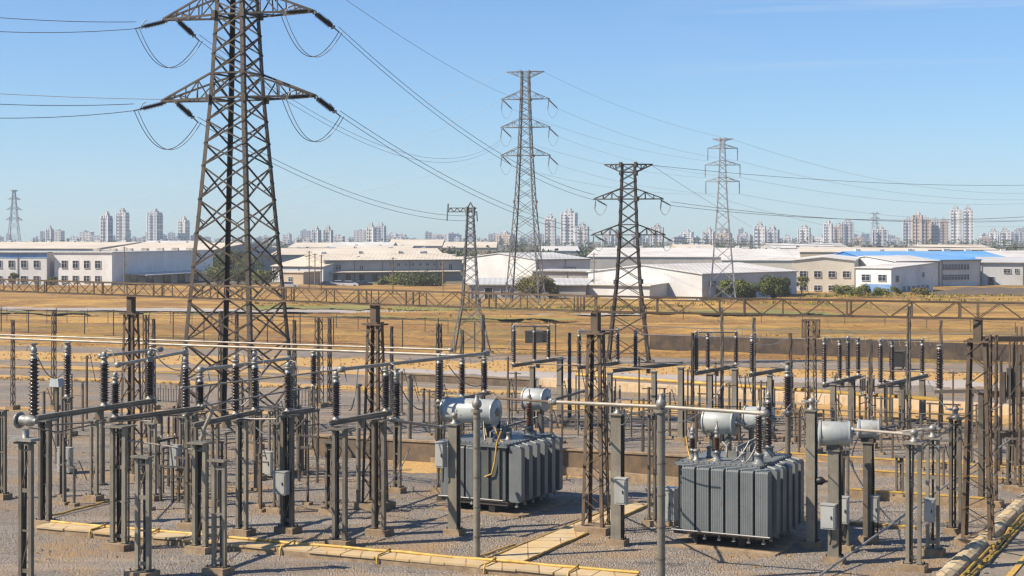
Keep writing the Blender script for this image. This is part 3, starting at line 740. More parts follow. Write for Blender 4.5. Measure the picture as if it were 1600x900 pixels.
# ------------------------------------------------------------------ gantry: lattice beam on lattice columns
def ladder_col(t, c, h, w, taper, mat, leg=.1, lace=.05, step=.55, ax=None, name='leg', foot=True, gap=None):
    ax = ax or U; ay = Z.cross(ax); gap = gap or w
    for i, j in ((-1,-1),(1,-1),(1,1),(-1,1)):
        m = MB(); m.angle(c + ax*(i*w/2) + ay*(j*gap/2) + Z*.2, c + ax*(i*w/2*taper) + ay*(j*gap/2*taper) + Z*h, leg, leg*.22, -ax*i, -ay*j); m.build(name, mat, t)
    m = MB(); n = max(3, int(h/step))
    for k in range(n):
        z0, z1 = .2+(h-.2)*k/n, .2+(h-.2)*(k+1)/n; f0, f1 = lerp(1,taper,z0/h), lerp(1,taper,z1/h)
        for s_ in (-1, 1):
            e = 1 if k % 2 else -1
            m.bar(c + ax*(e*w/2*f0) + ay*(s_*gap/2*f0) + Z*z0, c + ax*(-e*w/2*f1) + ay*(s_*gap/2*f1) + Z*z1, lace, lace*.4)
            m.bar(c + ax*(s_*w/2*f0) + ay*(e*gap/2*f0) + Z*z0, c + ax*(s_*w/2*f1) + ay*(-e*gap/2*f1) + Z*z1, lace*.4, lace)
    m.build('lacing', mat, t)
    if foot:
        MB().box(c+Z*.14, (w+.45, gap+.45, .3), ax, ay).build('footing', M['footing'], t)
GC = [(205,748,9.0,'first brown gantry column from the left, beside the tall pylon'), (586,795,8.95,'second brown gantry column from the left, standing in front of the long brown wall'),
      (931,832,8.9,'third brown gantry column, standing beside the slab path'), (1528,852,8.75,'tall brown gantry column at the right side of the yard')]
tops = []
for x, y, h, lb in GC:
    c = G(x, y); t = thing('gantry_column', lb, 'gantry column', c, 'columns of the lattice gantry')
    wide = .95 if x != 1528 else 1.15
    ladder_col(t, c, h-.75, wide, .62, M['steel_rust'], .13, .06, .6, U, gap=.75)
    MB().box(c + Z*(h-.42), (.3,.34,.85), U, V).build('head_box', M['steel_rust'], t)
    MB().box(c + Z*(h-.85), (.95,.7,.07), U, V).build('bearing_plate', M['steel_rust'], t)
    tops.append(c + Z*(h+.03))
bt_ = thing('gantry_beam', 'long brown lattice beam spanning the whole width of the yard on its columns', 'gantry beam', tops[1])
full = [tops[0] + (tops[0]-tops[1])*1.1] + tops + [tops[3] + (tops[3]-tops[2])*.9]
for q, (a, b) in enumerate(zip(full, full[1:])):
    d = (b-a).normalized(); s = Vector((-d.y,d.x,0)).normalized(); Ls = (b-a).length; hb, wb = .62, .55
    for zz in (0, hb):
        for j in (-1, 1):
            m = MB(); m.bar(a + s*j*wb/2 + Z*zz, b + s*j*wb/2 + Z*zz, .045, .06); m.build('chord', M['steel_rust'], bt_)
    m = MB(); n = max(4, round(Ls/.85))
    for k in range(n):
        p0, p1 = a + d*(Ls*k/n), a + d*(Ls*(k+1)/n); e = k % 2
        for j in (-1, 1):
            m.bar(p0 + s*j*wb/2 + Z*(hb if e else 0), p1 + s*j*wb/2 + Z*(0 if e else hb), .032, .03)
            if k % 3 == 0: m.bar(p0 + s*j*wb/2, p0 + s*j*wb/2 + Z*hb, .04)
        m.bar(p0 + s*wb/2*(1 if e else -1), p1 - s*wb/2*(1 if e else -1), .025); m.bar(p0 + s*wb/2*(1 if e else -1) + Z*hb, p1 - s*wb/2*(1 if e else -1) + Z*hb, .025)
        if k % 5 == 2:
            for j in (-1,1): m.bar(p0 + s*j*wb/2 + d*.15, p0 + s*j*wb/2 + Z*hb + d*.15, .06)
    m.build('lacing', M['steel_rust'], bt_)
# slim lattice masts standing behind the bays
for x, yb, yt, w_, mt, lb in ((84,640,484,.3,'steel_dark','dark slim lattice mast at the far left behind the pipe run'),(228,690,492,.35,'steel_dark','dark slim lattice mast just right of the first brown gantry column'),
    (498,636,496,.55,'steel_dark','wider dark lattice mast of the pair between the tall pylon and second gantry column'),(515,634,497,.28,'steel_dark','narrower dark lattice mast of the pair between the tall pylon and second gantry column'),
    (686,700,506,.35,'steel_dark','dark slim lattice mast behind the left transformer'),(1267,708,500,.62,'steel_rust','brown lattice mast with a small box frame top behind the right transformer'),
    (345,650,486,.3,'steel_dark','dark slim lattice mast seen between the legs of the tall pylon'),(370,640,490,.25,'steel_dark','thin dark lattice mast seen inside the tall pylon near its right leg'),
    (755,640,492,.22,'steel_dark','thin dark lattice mast behind the single sided pylon'),(1128,655,480,.2,'steel','thin grey mast in front of the dark retaining wall, left of two'),(1178,655,496,.22,'steel','thin grey mast in front of the dark retaining wall, right of two'),
    (1082,668,520,.2,'steel_dark','thin dark mast behind the second middle switch beam'),(1420,690,478,.26,'steel','tall thin grey mast rising past the gantry beam among the sixth middle switch beam'),(1470,676,500,.2,'steel','thin grey mast behind the slim insulator on the dark arm'),
    (890,660,520,.2,'steel_dark','thin dark mast left of the third gantry column'),(612,650,510,.22,'steel_dark','thin dark mast right of the second gantry column'),(20,640,500,.26,'steel_dark','thin dark mast at the left edge behind the yard'),(240,640,498,.24,'steel_dark','second thin dark mast right of the first gantry column'),
    (460,640,500,.26,'steel_dark','thin dark mast touching the right leg of the tall pylon'),(722,690,515,.22,'steel','thin grey mast at the foot of the single sided pylon'),(1235,690,520,.22,'steel_rust','thin brown mast left of the mast with box frame top'),(1360,700,530,.24,'steel','thin grey mast between the fifth and sixth middle switch beams')):
    d = dist(yb); c = G(x, yb); h = H - (yt-HY)*d/F
    t = thing('lattice_mast', lb, 'mast', c, 'slim lattice masts behind the bays')
    ladder_col(t, c, h, w_, .7, M[mt], .07, .045, .6, U)
    if x == 1267:
        m = MB()
        for k in (-1,1):
            for z_ in (h, h-.95): m.bar(c + U*(-.45) + V*k*.25 + Z*z_, c + U*.45 + V*k*.25 + Z*z_, .08)
            for k2 in (-1,1): m.bar(c + U*(.4*k2) + V*k*.25 + Z*h, c + U*(.4*k2) + V*k*.25 + Z*(h-.95), .08)
            m.bar(c + U*(-.4) + V*k*.25 + Z*h, c + U*.4 + V*k*.25 + Z*(h-.95), .05)
        m.build('box_frame', M[mt], t)

# ------------------------------------------------------------------ support columns
rc = random.Random(21)
def box_on(t, c, size, door=True, mat='cabinet'):
    m = MB(); m.box(c, size, U, V); o = m.build('control_box', M[mat], t)
    m = MB(); m.box(c + Z*(size[2]/2+.02), (size[0]+.06, size[1]+.06, .04), U, V); m.build('lid', M[mat], o)
    m = MB(); m.box(c - V*(size[1]/2+.012), (size[0]*.86, .024, size[2]*.88), U, V); m.build('door', M[mat], o)
    m = MB(); m.box(c - V*(size[1]/2+.035) + U*size[0]*.28, (.03,.05,.12), U, V); m.build('handle', M['black'], o)
    m = MB(); m.tube([c - Z*size[2]/2 + U*.1, c - Z*(size[2]/2+.35) + U*.1, c - Z*(size[2]/2+.6) + U*.02 + V*.1], .03, 6); m.build('cable_gland', M['black'], o)
    return o
def column(x, yb, yt, kind, wpx, label, box=None, top=None):
    c = G(x, yb); d = c.y; h = H - (yt-HY)*d/F; w = wpx*d/F
    t = thing('support_column', label, 'support column', c, 'steel columns carrying the switchgear')
    mt = M['steel_light'] if kind[-1] == '+' else M['steel']
    k = kind.rstrip('+')
    cw = .2 if k in ('twin','quad') else w
    if k in ('twin','quad'):
        lw = min(.17, w*.23)
        rows = (0,) if k == 'twin' else (-w*.2, w*.25)
        for i in (-1, 1):
            for r_ in rows:
                m = MB(); q = c + U*(i*(w/2-lw/2)) + V*r_
                if r_ > 0:
                    m.angle(q + Z*.26, q + Z*h, .075, .014, -U*i, -V); m.build('leg', M['steel_dark'], t); continue
                m.box(q + Z*(h/2+.12), (lw, .03, h-.24), U, V); m.box(q + U*(i*(lw/2-.015)) + V*.07 + Z*(h/2+.12), (.03, .11, h-.24), U, V); m.box(q - U*(i*(lw/2-.015)) + V*.07 + Z*(h/2+.12), (.03, .11, h-.24), U, V)
                m.box(q + V*.05 + Z*.3, (lw+.1, .22, .03), U, V)
                m.build('leg', mt, t)
        m = MB(); n = max(3, int(h/1.05))
        for q in range(n):
            z = .5 + (h-.8)*q/(n-1); m.box(c + Z*z + V*.018, (w-.1, .012, .07 if q % 2 else .14), U, V)
            if k == 'quad':
                for i in (-1,1): m.box(c + Z*z + U*(i*(w/2-.02)), (.012, w*.5, .04), U, V)
            if q < n-1 and q % 2 == 0: m.bar(c - U*w*.33 + Z*z + V*.03, c + U*w*.33 + Z*(z+(h-.8)/(n-1)) + V*.03, .045, .02)
        m.build('bracing', mt, t)
        m = MB(); r0 = rc.uniform(-.25,.25)*w
        m.tube([c + U*r0 + V*.12 + Z*.1, c + U*r0 + V*.12 + Z*(h*.45), c + U*(r0*.4) + V*.1 + Z*(h*.97)], .045, 6); m.build('conduit', M['black'] if rc.random() < .8 else M['steel_light'], t)
        MB().box(c + Z*(h-.04), (w+.14, .34 if k == 'twin' else w+.1, .06), U, V).build('cap_plate', mt, t)
    elif k == 'post':
        m = MB(); m.box(c + Z*(h/2+.1) - V*(w*.42), (w, .03, h-.2), U, V); m.box(c + Z*(h/2+.1) + V*(w*.42), (w, .03, h-.2), U, V); m.box(c + Z*(h/2+.1), (.03, w*.8, h-.2), U, V)
        m.build('post', mt, t)
        m = MB()
        for z in (h*.3, h*.55, h*.8): m.box(c + Z*z, (w*.96, w*.78, .02), U, V)
        m.build('stiffener', mt, t)
        MB().box(c + Z*(h-.02), (w+.12, w+.12, .05), U, V).build('cap_plate', mt, t)
        MB().tube([c + U*(w*.62) + Z*.05, c + U*(w*.62) + Z*h*.7, c + U*(w*.5) + Z*h*.95], .028, 6).build('conduit', M['black'], t)
    else:   # round pole
        MB().tube([c, c + Z*h], w/2, 14).build('pole', mt, t)
        MB().tube([c + Z*.05, c + Z*.09], w*.95, 12).build('base_flange', mt, t)
        MB().tube([c + Z*(h-.1), c + Z*h], w*.8, 12).build('top_flange', mt, t)
        m = MB()
        for q in range(int(h/1.1)): m.tube([c + Z*(.8+q*1.1), c + Z*(.85+q*1.1)], w*.56, 12)
        m.build('band', M['steel'], t)
    if k != 'pole':
        m = MB(); fw = w+.34; m.box(c + Z*.12, (fw, max(.55, w+.12), .27), U, V); m.build('footing', M['footing'], t)
        m = MB()
        for i in (-1,1):
            for j in (-1,1): m.tube([c + U*i*(w/2+.06) + V*j*.16 + Z*.25, c + U*i*(w/2+.06) + V*j*.16 + Z*.34], .03, 6)
        m.build('anchor_bolt', M['steel_dark'], t)
    if box:
        bx, byt, byb, bw = box
        z0, z1 = H - (byb-HY)*d/F, H - (byt-HY)*d/F; ww = bw*d/F
        box_on(t, c + U*((bx-x)*d/F) - V*(w*.5+.16) + Z*((z0+z1)/2), (ww, .3, z1-z0))
    return c + Z*h
T = {}
COLS = [ # key, x, base, top, kind, width px, label, box
 ('s1', 39, 915, 690, 'twin', 27, 'pair of grey steel posts cut by the lower left edge of the picture', None),
 ('s2', 71, 822, 655, 'quad', 22, 'laced grey column standing at the left end of the front trench', None),
 ('s3', 188, 858, 664, 'quad+', 31, 'pale laced column on a block footing under the near end of the left switch beam', None),
 ('s3b', 298, 826, 645, 'twin', 22, 'grey twin post column carrying the far end of the left switch beam', None),
 ('s4', 222, 903, 712, 'twin+', 29, 'short grey twin post column in the lower left foreground, left of two', None),
 ('s5', 314, 863, 690, 'quad+', 26, 'stout pale column with a slanting bright pipe at its top, behind the front trench', None),
 ('s6', 341, 897, 718, 'twin+', 26, 'short grey twin post column in the lower left foreground, right of two', None),
 ('s7', 379, 836, 655, 'quad+', 20, 'grey laced column under the second switch beam from the left', None),
 ('s8', 450, 832, 648, 'quad', 22, 'grey laced column with a pale box facing the front trench', (450, 735, 770, 22)),
 ('s9', 532, 853, 668, 'quad', 25, 'grey laced column nearest the front trench under the third switch beam', None),
 ('s10', 593, 836, 655, 'quad', 23, 'grey laced column at the far end of the third switch beam', None),
 ('s11', 514, 804, 690, 'twin', 14, 'thin grey twin post column just behind the column nearest the front trench', None),
 ('s12', 710, 836, 662, 'post+', 15, 'pale wide steel post with a grey box left of the left transformer', (694, 691, 729, 15)),
 ('s12b', 688, 770, 632, 'twin', 13, 'dark twin post column tucked behind the left end of the left transformer', None),
 ('s13', 965, 852, 646, 'post+', 17, 'pale wide steel post with a box standing right of the slab path', (978, 745, 784, 18)),
 ('s14', 1018, 822, 645, 'twin', 13, 'grey twin post column between the slab path and the right transformer', None),
 ('s17', 1268, 856, 640, 'post+', 14, 'grey post with yellow band against the right end of the right transformer', None),
 ('s17b', 1231, 790, 645, 'pole', 8, 'thin grey pole rising behind the right end of the right transformer', None),
 ('s18', 1304, 880, 702, 'post+', 17, 'grey post carrying the large pale tank in front, with a box halfway up', (1299, 787, 824, 22)),
 ('s19', 1319, 862, 700, 'twin', 14, 'thin grey column directly behind the post with the large pale tank', (1322, 775, 815, 15)),
 ('s20', 1357, 848, 690, 'post', 14, 'grey post under the smaller pale tank, with a narrow box', (1371, 773, 811, 11)),
 ('s21', 1428, 892, 690, 'quad+', 24, 'broad grey laced column in the lower right foreground', None),
 ('s22', 1457, 868, 683, 'twin+', 21, 'grey twin post column with a low pale box beside the right hand ledge', (1457, 778, 812, 15)),
 ('s23', 1493, 835, 652, 'quad', 19, 'dark broad column left of the right gantry column', None),
 ('s24', 1580, 766, 684, 'twin', 15, 'short twin post column near the right edge beside the pale ledge', None),
 ('s25', 1405, 784, 712, 'twin', 12, 'small low support post standing alone in front of the yellow kerbs', None),
 ('b1', 105, 738, 620, 'twin', 14, 'grey column with two pale boxes at the far left', (112, 698, 735, 25)),
 ('b2', 146, 782, 655, 'twin+', 15, 'grey twin post column with round fitting at its foot, left of the left switch beam', None),
 ('b3', 237, 782, 660, 'twin+', 14, 'grey twin post column behind the short foreground pair', None),
 ('b4', 285, 774, 650, 'twin+', 13, 'grey twin post column with a pale box before the legs of the tall pylon', (281, 695, 730, 15)),
 ('b5', 402, 750, 640, 'twin', 14, 'dark twin post column behind the second switch beam', None),
 ('b6', 424, 745, 640, 'twin+', 13, 'grey twin post column with the largest pale box right of the tall pylon', (424, 705, 741, 24)),
 ('b7', 432, 802, 660, 'twin', 13, 'thin grey twin post column left of the box facing the front trench', None),
 ('b8', 468, 742, 645, 'twin', 12, 'thin dark twin post column right of the tall pylon', None),
 ('b9', 160, 758, 655, 'pole', 8, 'brownish round pole on the gravel left of the first gantry column', None),
 ('b10', 560, 796, 600, 'pole+', 7, 'tall round pole standing close beside the second gantry column', None),
 ('b11', 2, 780, 640, 'twin', 16, 'grey column half cut by the left edge', None),
 ('b12', 640, 690, 585, 'pole+', 7, 'thin pale round pole on the gravel above the brown wall', None),
 ('b13', 335, 790, 660, 'twin', 14, 'dark twin post column behind the stout pale column', None),
 ('b14', 620, 770, 655, 'twin', 13, 'dark twin post column between the second gantry column and left transformer', None),
 ('p1', 745, 873, 640, 'pole+', 11, 'slim pale steel pole standing on the trench in front of the left transformer', None),
 ('p2', 1033, 910, 640, 'pole+', 13, 'tall pale steel pole in the front centre, left of the right transformer', None),
 # middle rows
 ('m1', 832, 668, 572, 'post+', 7, 'grey post under the near part of the first middle switch beam', None),
 ('m2', 875, 668, 560, 'post+', 8, 'grey post under the far part of the first middle switch beam', None),
 ('m3', 953, 690, 582, 'post+', 7, 'grey post just right of the third gantry column', None),
 ('m4', 1022, 672, 580, 'post+', 7, 'grey post under the near part of the second middle switch beam', None),
 ('m5', 1064, 690, 574, 'post+', 8, 'grey post under the far part of the second middle switch beam', None),
 ('m6', 1110, 690, 584, 'post+', 7, 'grey post under the near part of the third middle switch beam', None),
 ('m7', 1148, 676, 576, 'post+', 8, 'grey post under the far part of the third middle switch beam', None),
 ('m8', 1203, 686, 586, 'post+', 7, 'grey post under the middle of the fourth middle switch beam', None),
 ('m9', 1302, 690, 600, 'post+', 8, 'grey post under the near part of the fifth middle switch beam', None),
 ('m10', 1331, 668, 594, 'post+', 9, 'thicker grey post under the far part of the fifth middle switch beam', None),
 ('m11', 1409, 675, 600, 'post+', 8, 'grey post under the near part of the sixth middle switch beam', None),
 ('m12', 1441, 662, 592, 'post+', 8, 'grey post under the far part of the sixth middle switch beam', None),
 ('m13', 1533, 790, 612, 'post', 8, 'grey post beside the right gantry column under the dark horizontal arm', None),
 ('m14', 1517, 730, 612, 'twin', 6, 'thin dark post carrying the dark horizontal arm at the right', None),
]
for k, *a in COLS: T[k] = column(*a)

# ------------------------------------------------------------------ insulators, switches, busbars
def insulator_mesh(n, r0, r1):
    m = MB(); prof = [(r0, 0)]; p = 1.0/n
    for i in range(n):
        z = i*p; prof += [(r0, z+p*.12), (r1 if i % 2 else r1*.86, z+p*.48), (r1*.97 if i % 2 else r1*.83, z+p*.56), (r0, z+p*.72)]
    prof += [(r0, 1.0)]; m.lathe(prof, (0,0,0), 12, None, True); return m
IM = insulator_mesh(15, .105, .185)
mesh_dark = IM.mesh('insulator', M['porcelain']); mesh_brown = IM.mesh('insulator', M['porcelain_brown'])
CAP = MB(); CAP.lathe([(.12,0),(.12,.05),(.09,.07),(.09,.16),(.14,.18),(.14,.22),(.05,.24)], (0,0,0), 10); mesh_cap = CAP.mesh('top_cap', M['fitting'])
BAS = MB(); BAS.lathe([(.14,-.14),(.14,-.1),(.1,-.09),(.085,0)], (0,0,0), 10); mesh_base = BAS.mesh('base_flange', M['fitting'])
def insul(parent, p, h, r=1.0, brown=False, name='insulator'):
    r *= 1.0 if name == 'bushing' else 1.12
    root = Vector((0,0,0)); q = parent
    while q is not None: root = root + q.location; q = q.parent
    o = bpy.data.objects.new(name, mesh_brown if brown else mesh_dark); COL.objects.link(o); o.parent = parent; o.location = p + Z*.14 - root
    hh = h - .36; o.scale = (r, r, hh)
    for nm, me, zz in (('top_cap', mesh_cap, 1.0), ('base_flange', mesh_base, 0.)):
        c = bpy.data.objects.new(nm, me); COL.objects.link(c); c.parent = o; c.location = (0,0,zz); c.scale = (1,1,1/hh)
    return p + Z*h
def switch(label, x0, y0, d0, x1, y1, d1, ins, w=.16, tube=None, mat='steel_light', r=1.0, group='switch beams with ribbed insulators'):
    "a beam with ribbed post insulators; ins = [(x, y top)]"
    a, b = at(x0, y0, d0), at(x1, y1, d1); t = thing('disconnect_switch', label, 'disconnect switch', a, group)
    m = MB(); dd = (b-a).normalized(); m.bar(a, b, w*.9, .03); m.bar(a + Z*w, b + Z*w, w*.9, .03); m.bar(a + Z*w/2, b + Z*w/2, .03, w)
    m.build('beam', M[mat], t); tops_ = []
    for x, yt in ins:
        lo, hi = -.3, 1.3
        for _ in range(40):
            f = (lo+hi)/2; q = a.lerp(b, f); sx = CX + F*q.x/q.y
            if (sx < x) == (x1 > x0): lo = f
            else: hi = f
        q = a.lerp(b, f) + Z*(w+.015); zt = H - (yt-HY)*q.y/F
        tops_.append(insul(t, q, max(.7, zt-q.z), r))
        m = MB(); m.box(q - Z*.01, (.36,.36,.03), U, V); m.build('mounting_plate', M['steel'], t)
    for i, p in enumerate(tops_):
        m = MB(); m.lathe([(.06,0),(.1,.04),(.1,.14),(.05,.2)], p, 8); m.bar(p + Z*.08 - U*.18, p + Z*.08 + U*.18, .05); m.tube([p + Z*.1, p + Z*.3 + U*.12, p + Z*.22 + U*.4, p - Z*.2 + U*.5], .022, 5); m.build('terminal', M['fitting'], t)
    if tube:
        i, j = tube; m = MB(); A_, B_ = tops_[i] + Z*.1, tops_[j] + Z*.1; m.tube([A_ - (B_-A_)*.04, B_ + (B_-A_)*.04], .055, 8); m.build('contact_arm', M['pipe'], t)
    m = MB(); mid = a.lerp(b, .5); m.box(mid - Z*.16, (.22,.22,.3), U, V); m.build('drive_box', M['steel'], t)
    m = MB(); m.tube([a + Z*.1 - V*.15 + U*.16, b + Z*.08 + V*.1 + U*.16], .025, 6); m.build('operating_rod', M['steel'], t)
    return tops_
d_ = lambda k: T[k].y
sw = {}
sw['a'] = switch('left switch beam on laced columns with two black ribbed insulators', 170, 660, 61.2, 318, 640, 66.4, [(180,590),(313,588)])
sw['b'] = switch('switch beam at the far left with a round head fitting on its near end', 58, 657, 55.2, 243, 629, 61.6, [(163,558),(234,556)])
sw['e'] = switch('second switch beam from the left, before the tall pylon legs', 302, 668, 60.7, 402, 646, 65.6, [(368,563),(398,566)])
sw['f'] = switch('short switch beam carrying one black insulator right of the tall pylon', 440, 650, 64.7, 492, 643, 66.5, [(450,574)])
sw['g'] = switch('third switch beam, alone between the tall pylon and second gantry column', 514, 665, 61.9, 612, 648, 64.8, [(525,588),(603,578)], .18)
sw['h'] = switch('switch beam with three insulators just behind the left transformer tank', 680, 634, 76.5, 765, 616, 81, [(686,560),(722,562),(757,560)])
mid = [('first middle switch beam, left of the third gantry column', 800, 574, 108, 880, 562, 111, [(803,512),(835,514),(857,512)]),
 ('middle switch beam partly behind the third gantry column', 902, 577, 106, 968, 569, 108, [(905,520),(965,518)]),
 ('second middle switch beam, just right of the third gantry column', 958, 582, 103, 1067, 570, 106, [(993,520)]),
 ('third middle switch beam carrying three black insulators', 1086, 586, 100, 1152, 574, 103, [(1088,522),(1106,524),(1150,522)]),
 ('fourth middle switch beam with one insulator at its near end', 1170, 589, 99, 1237, 577, 102, [(1175,527)]),
 ('fifth middle switch beam carrying four insulators close together', 1285, 606, 97, 1345, 590, 101, [(1288,532),(1312,533),(1325,530),(1341,532)]),
 ('sixth middle switch beam carrying four insulators nearest the right side', 1372, 607, 96, 1450, 589, 100, [(1376,534),(1394,536),(1418,535),(1441,534)])]
for lb, *a in mid: sw[lb] = switch(lb, *a, w=.2, tube=(0, len(a[6])-1) if len(a[6]) > 1 else None, r=.95, group='middle row of switch beams')
# dark arm at the right
t = thing('disconnect_switch', 'dark horizontal arm with one slim insulator left of the right gantry column', 'disconnect switch', at(1465,612,88))
m = MB(); m.bar(at(1462,612,88), at(1540,611,84), .14, .18); m.build('beam', M['steel_dark'], t); insul(t, at(1468,610,88), 2.5, 1.2); 
# single post insulators on columns
def post_ins(label, key, dx, ytop, n=1, brown=False, r=1.1):
    p = T[key] + Vector((dx*T[key].y/F, 0, .02)); t = thing('post_insulator', label, 'insulator', p, 'post insulators on columns')
    q = insul(t, p, H - (ytop-HY)*p.y/F - p.z, r, brown)
    m = MB(); m.lathe([(.07,0),(.13,.05),(.13,.2),(.08,.24),(.08,.34),(.15,.36),(.15,.42)], q, 10); m.tube([q + Z*.15, q + Z*.35 - U*.3, q + Z*.1 - U*.42], .022, 5); m.build('terminal', M['fitting'], t)
    return q
pi = {}
pi['2'] = post_ins('thick black insulator on the laced column at the far left', 's2', -18, 552, r=1.2)
pi['b1'] = post_ins('black insulator above the pale boxes at the far left', 'b1', 0, 548, r=1.1)
pi['b4'] = post_ins('black insulator left of the nearest leg of the tall pylon', 'b4', 5, 566)
pi['b5'] = post_ins('black insulator low among the legs of the tall pylon', 'b5', -4, 566)
pi['b8'] = post_ins('black insulator right beside the right leg of the tall pylon', 'b8', -14, 580)
pi['b14'] = post_ins('short black insulator behind the second gantry column', 'b14', 0, 590)
pi['s23'] = None
# pale boxes upper on far-left column
t = thing('transformer_hood', 'small white box on a post at the far left', 'box', at(89,604,84)); m = MB(); c = at(89,598,84)
m.hexa([c + U*i*.34 + V*j*.24 + Z*-.2 for i, j in ((-1,-1),(1,-1),(1,1),(-1,1))] + [c + U*i*.25 + V*j*.2 + Z*.24 for i, j in ((-1,-1),(1,-1),(1,1),(-1,1))]); m.build('hood', M['tank'], t)
cb = G(89, 726); m = MB(); m.box(Vector((c.x,c.y,c.z/2-.1)), (.16,.16,c.z-.2), U, V); m.build('post', M['steel'], t)
# head fitting at the near end of the far-left beam
h0 = at(40,657,54.9); t = thing('bushing_head', 'round metal head with a ring on top of the paired posts at the far left', 'bushing', h0)
MB().lathe([(.05,-.75),(.2,-.72),(.2,-.62),(.12,-.6),(.13,-.3)], h0, 12).build('stem', M['fitting'], t)
m = MB(); m.lathe([(.05,-.32),(.17,-.3),(.19,-.12),(.15,0),(.19,.1),(.19,.3),(.1,.4),(.1,.5)], h0, 14, U); m.build('body', M['fitting'], t)
m = MB(); m.tube([h0 - U*.28 + V*(.24*math.cos(k*.524)) + Z*(.24*math.sin(k*.524)) for k in range(13)], .06, 6); m.build('ring', M['fitting'], t)
m = MB(); m.box(Vector((T['s1'].x, T['s1'].y, 5.02)), (1.0,.5,.1), U, V); m.build('bearing_plate', M['fitting'], t)

def busbar(label, pts, r=.06, mat='pipe', ends=True, group='aluminium tube busbars'):
    pts = [Vector(p) for p in pts]; t = thing('busbar', label, 'busbar', pts[0], group)
    MB().tube(pts, r, 10).build('tube', M[mat], t)
    if ends:
        for e, f in ((pts[0], pts[1]), (pts[-1], pts[-2])):
            dd = (f-e).normalized(); MB().lathe([(r*.5,-.12),(r*1.7,-.1),(r*1.8,.12),(r*1.3,.18)], e, 10, dd).build('end_fitting', M['fitting'], t)
    return t
z1 = 5.7
bl, br = at(-60,528.5,97.6*1.02), at(752,560,83.5); bl.z = br.z = z1
busbar('long bright busbar tube crossing the left half of the yard, nearer of two', [bl, br], .075)
bl2, br2 = at(-60,524.5,102), at(705,553,87.5); bl2.z = br2.z = z1+.05
busbar('long bright busbar tube crossing the left half of the yard, farther of two', [bl2, br2], .06)
dirm = (br-bl).normalized()
for i, x in enumerate((107,237,290,398,490,688)):
    f = min(.98, max(0,(lambda X: (X+60)/812.)(x))); lo, hi = 0., 1.
    for _ in range(40):
        f = (lo+hi)/2; q = bl.lerp(br, f)
        if CX + F*q.x/q.y < x: lo = f
        else: hi = f
    hi_ = 1.9; base = Vector((q.x,q.y,0)); t = thing('busbar_support', f"{('first','second','third','fourth','fifth','sixth')[i]} slim post from the left under the long bright busbar pair", 'busbar support', base, 'posts under the long busbar pair')
    ladder_col(t, base, z1-hi_-.1, .34, 1, M['steel'], .08, .045, .5, U); insul(t, base + Z*(z1-hi_-.08), hi_, 1.1)
def vbar(label, x0, y0, d0, x1, y1, **k):
    a = at(x0, y0, d0); d1 = (H-a.z)*F/(y1-HY); return busbar(label, [a, at(x1, y1, d1)], **k)
vbar('long thick busbar tube rising from the third switch beam towards the left transformer', 533, 577, 61.9, 760, 552, r=.075)
vbar('thick busbar tube in front of the tall pylon legs', 313, 578, 66, 452, 560, r=.075)
vbar('busbar tube above the left switch beam', 184, 570, 61.4, 288, 550, r=.065)
vbar('short busbar tube at the far left above the pale boxes', 158, 556, 58.9, 250, 546, r=.06)
vbar('thin busbar tube crossing in front of the tall pylon, upper', 286, 606, 60, 528, 578, r=.035)
vbar('thin busbar tube crossing in front of the tall pylon, lower', 318, 634, 60, 480, 606, r=.035)
hp = T['p2'] + Z*.1
q0 = at(862, 628, (H-hp.z)*F/(628-HY)); q1 = at(1196, 646, (H-hp.z)*F/(646-HY))
busbar('long pale busbar tube between the third gantry column and front centre pole', [q0, hp, q1], .07)
busbar('dark brown tube joining the left transformer to the pale busbar', [at(775,622,67), q0], .05, 'steel_rust')
busbar('short dark arm angled back from the left end of the pale busbar', [q0 + Z*.05, at(912,611,72)], .05, 'steel_dark')
busbar('short low tube between the third switch beam and the left transformer', [at(612,656,66), at(692,668,67.5)], .06)
busbar('pale tube joining the smaller pale tank to the broad right foreground column', [at(1330,671,60.5), at(1428,679,58)], .06)
busbar('thin bent rod from the round head across the far left boxes', [at(45,668,56), at(90,675,56), at(160,660,60), at(235,655,61)], .025, 'steel', False)
for k, lab in (('p1','ball head on the slim pole in front of the left transformer'),('p2','ball head on the tall front centre pole')):
    p = T[k]; m = MB(); m.lathe([(.1,-.02),(.1,.05),(.16,.1),(.19,.2),(.16,.32),(.08,.38),(.06,.55)], p, 12); tag(m.build('pole_head', M['fitting']), lab, 'pole head')
for k, lab in (('s21','clamp fitting on top of the broad right foreground column'),('s22','clamp fitting on top of the twin post column beside the ledge'),('s23','round bushing on top of the dark broad column at the right'),('s13','clamp fitting on the wide post right of the slab path'),('s12','brass fitting on the wide post left of the left transformer'),('s17','clamp on the post at the right end of the right transformer')):
    p = T[k]; m = MB(); m.lathe([(.16,0),(.16,.06),(.09,.08),(.09,.25),(.14,.28),(.14,.38),(.05,.45)], p, 10); m.bar(p + Z*.3 - U*.4, p + Z*.34 + U*.3, .07); m.bar(p+Z*.3+V*.0, p + Z*.55 + U*.12, .05)
    tag(m.build('clamp_fitting', M['fitting']), lab, 'fitting')
# slanting bright pipe on the stout column
m = MB(); m.tube([T['s5'] + Z*.05, T['s5'] + Z*.55 + U*.18, T['s5'] + Z*1.2 + U*.55], .075, 10); tag(m.build('slanted_pipe', M['pipe']), 'short bright slanting pipe on top of the stout pale column', 'pipe')

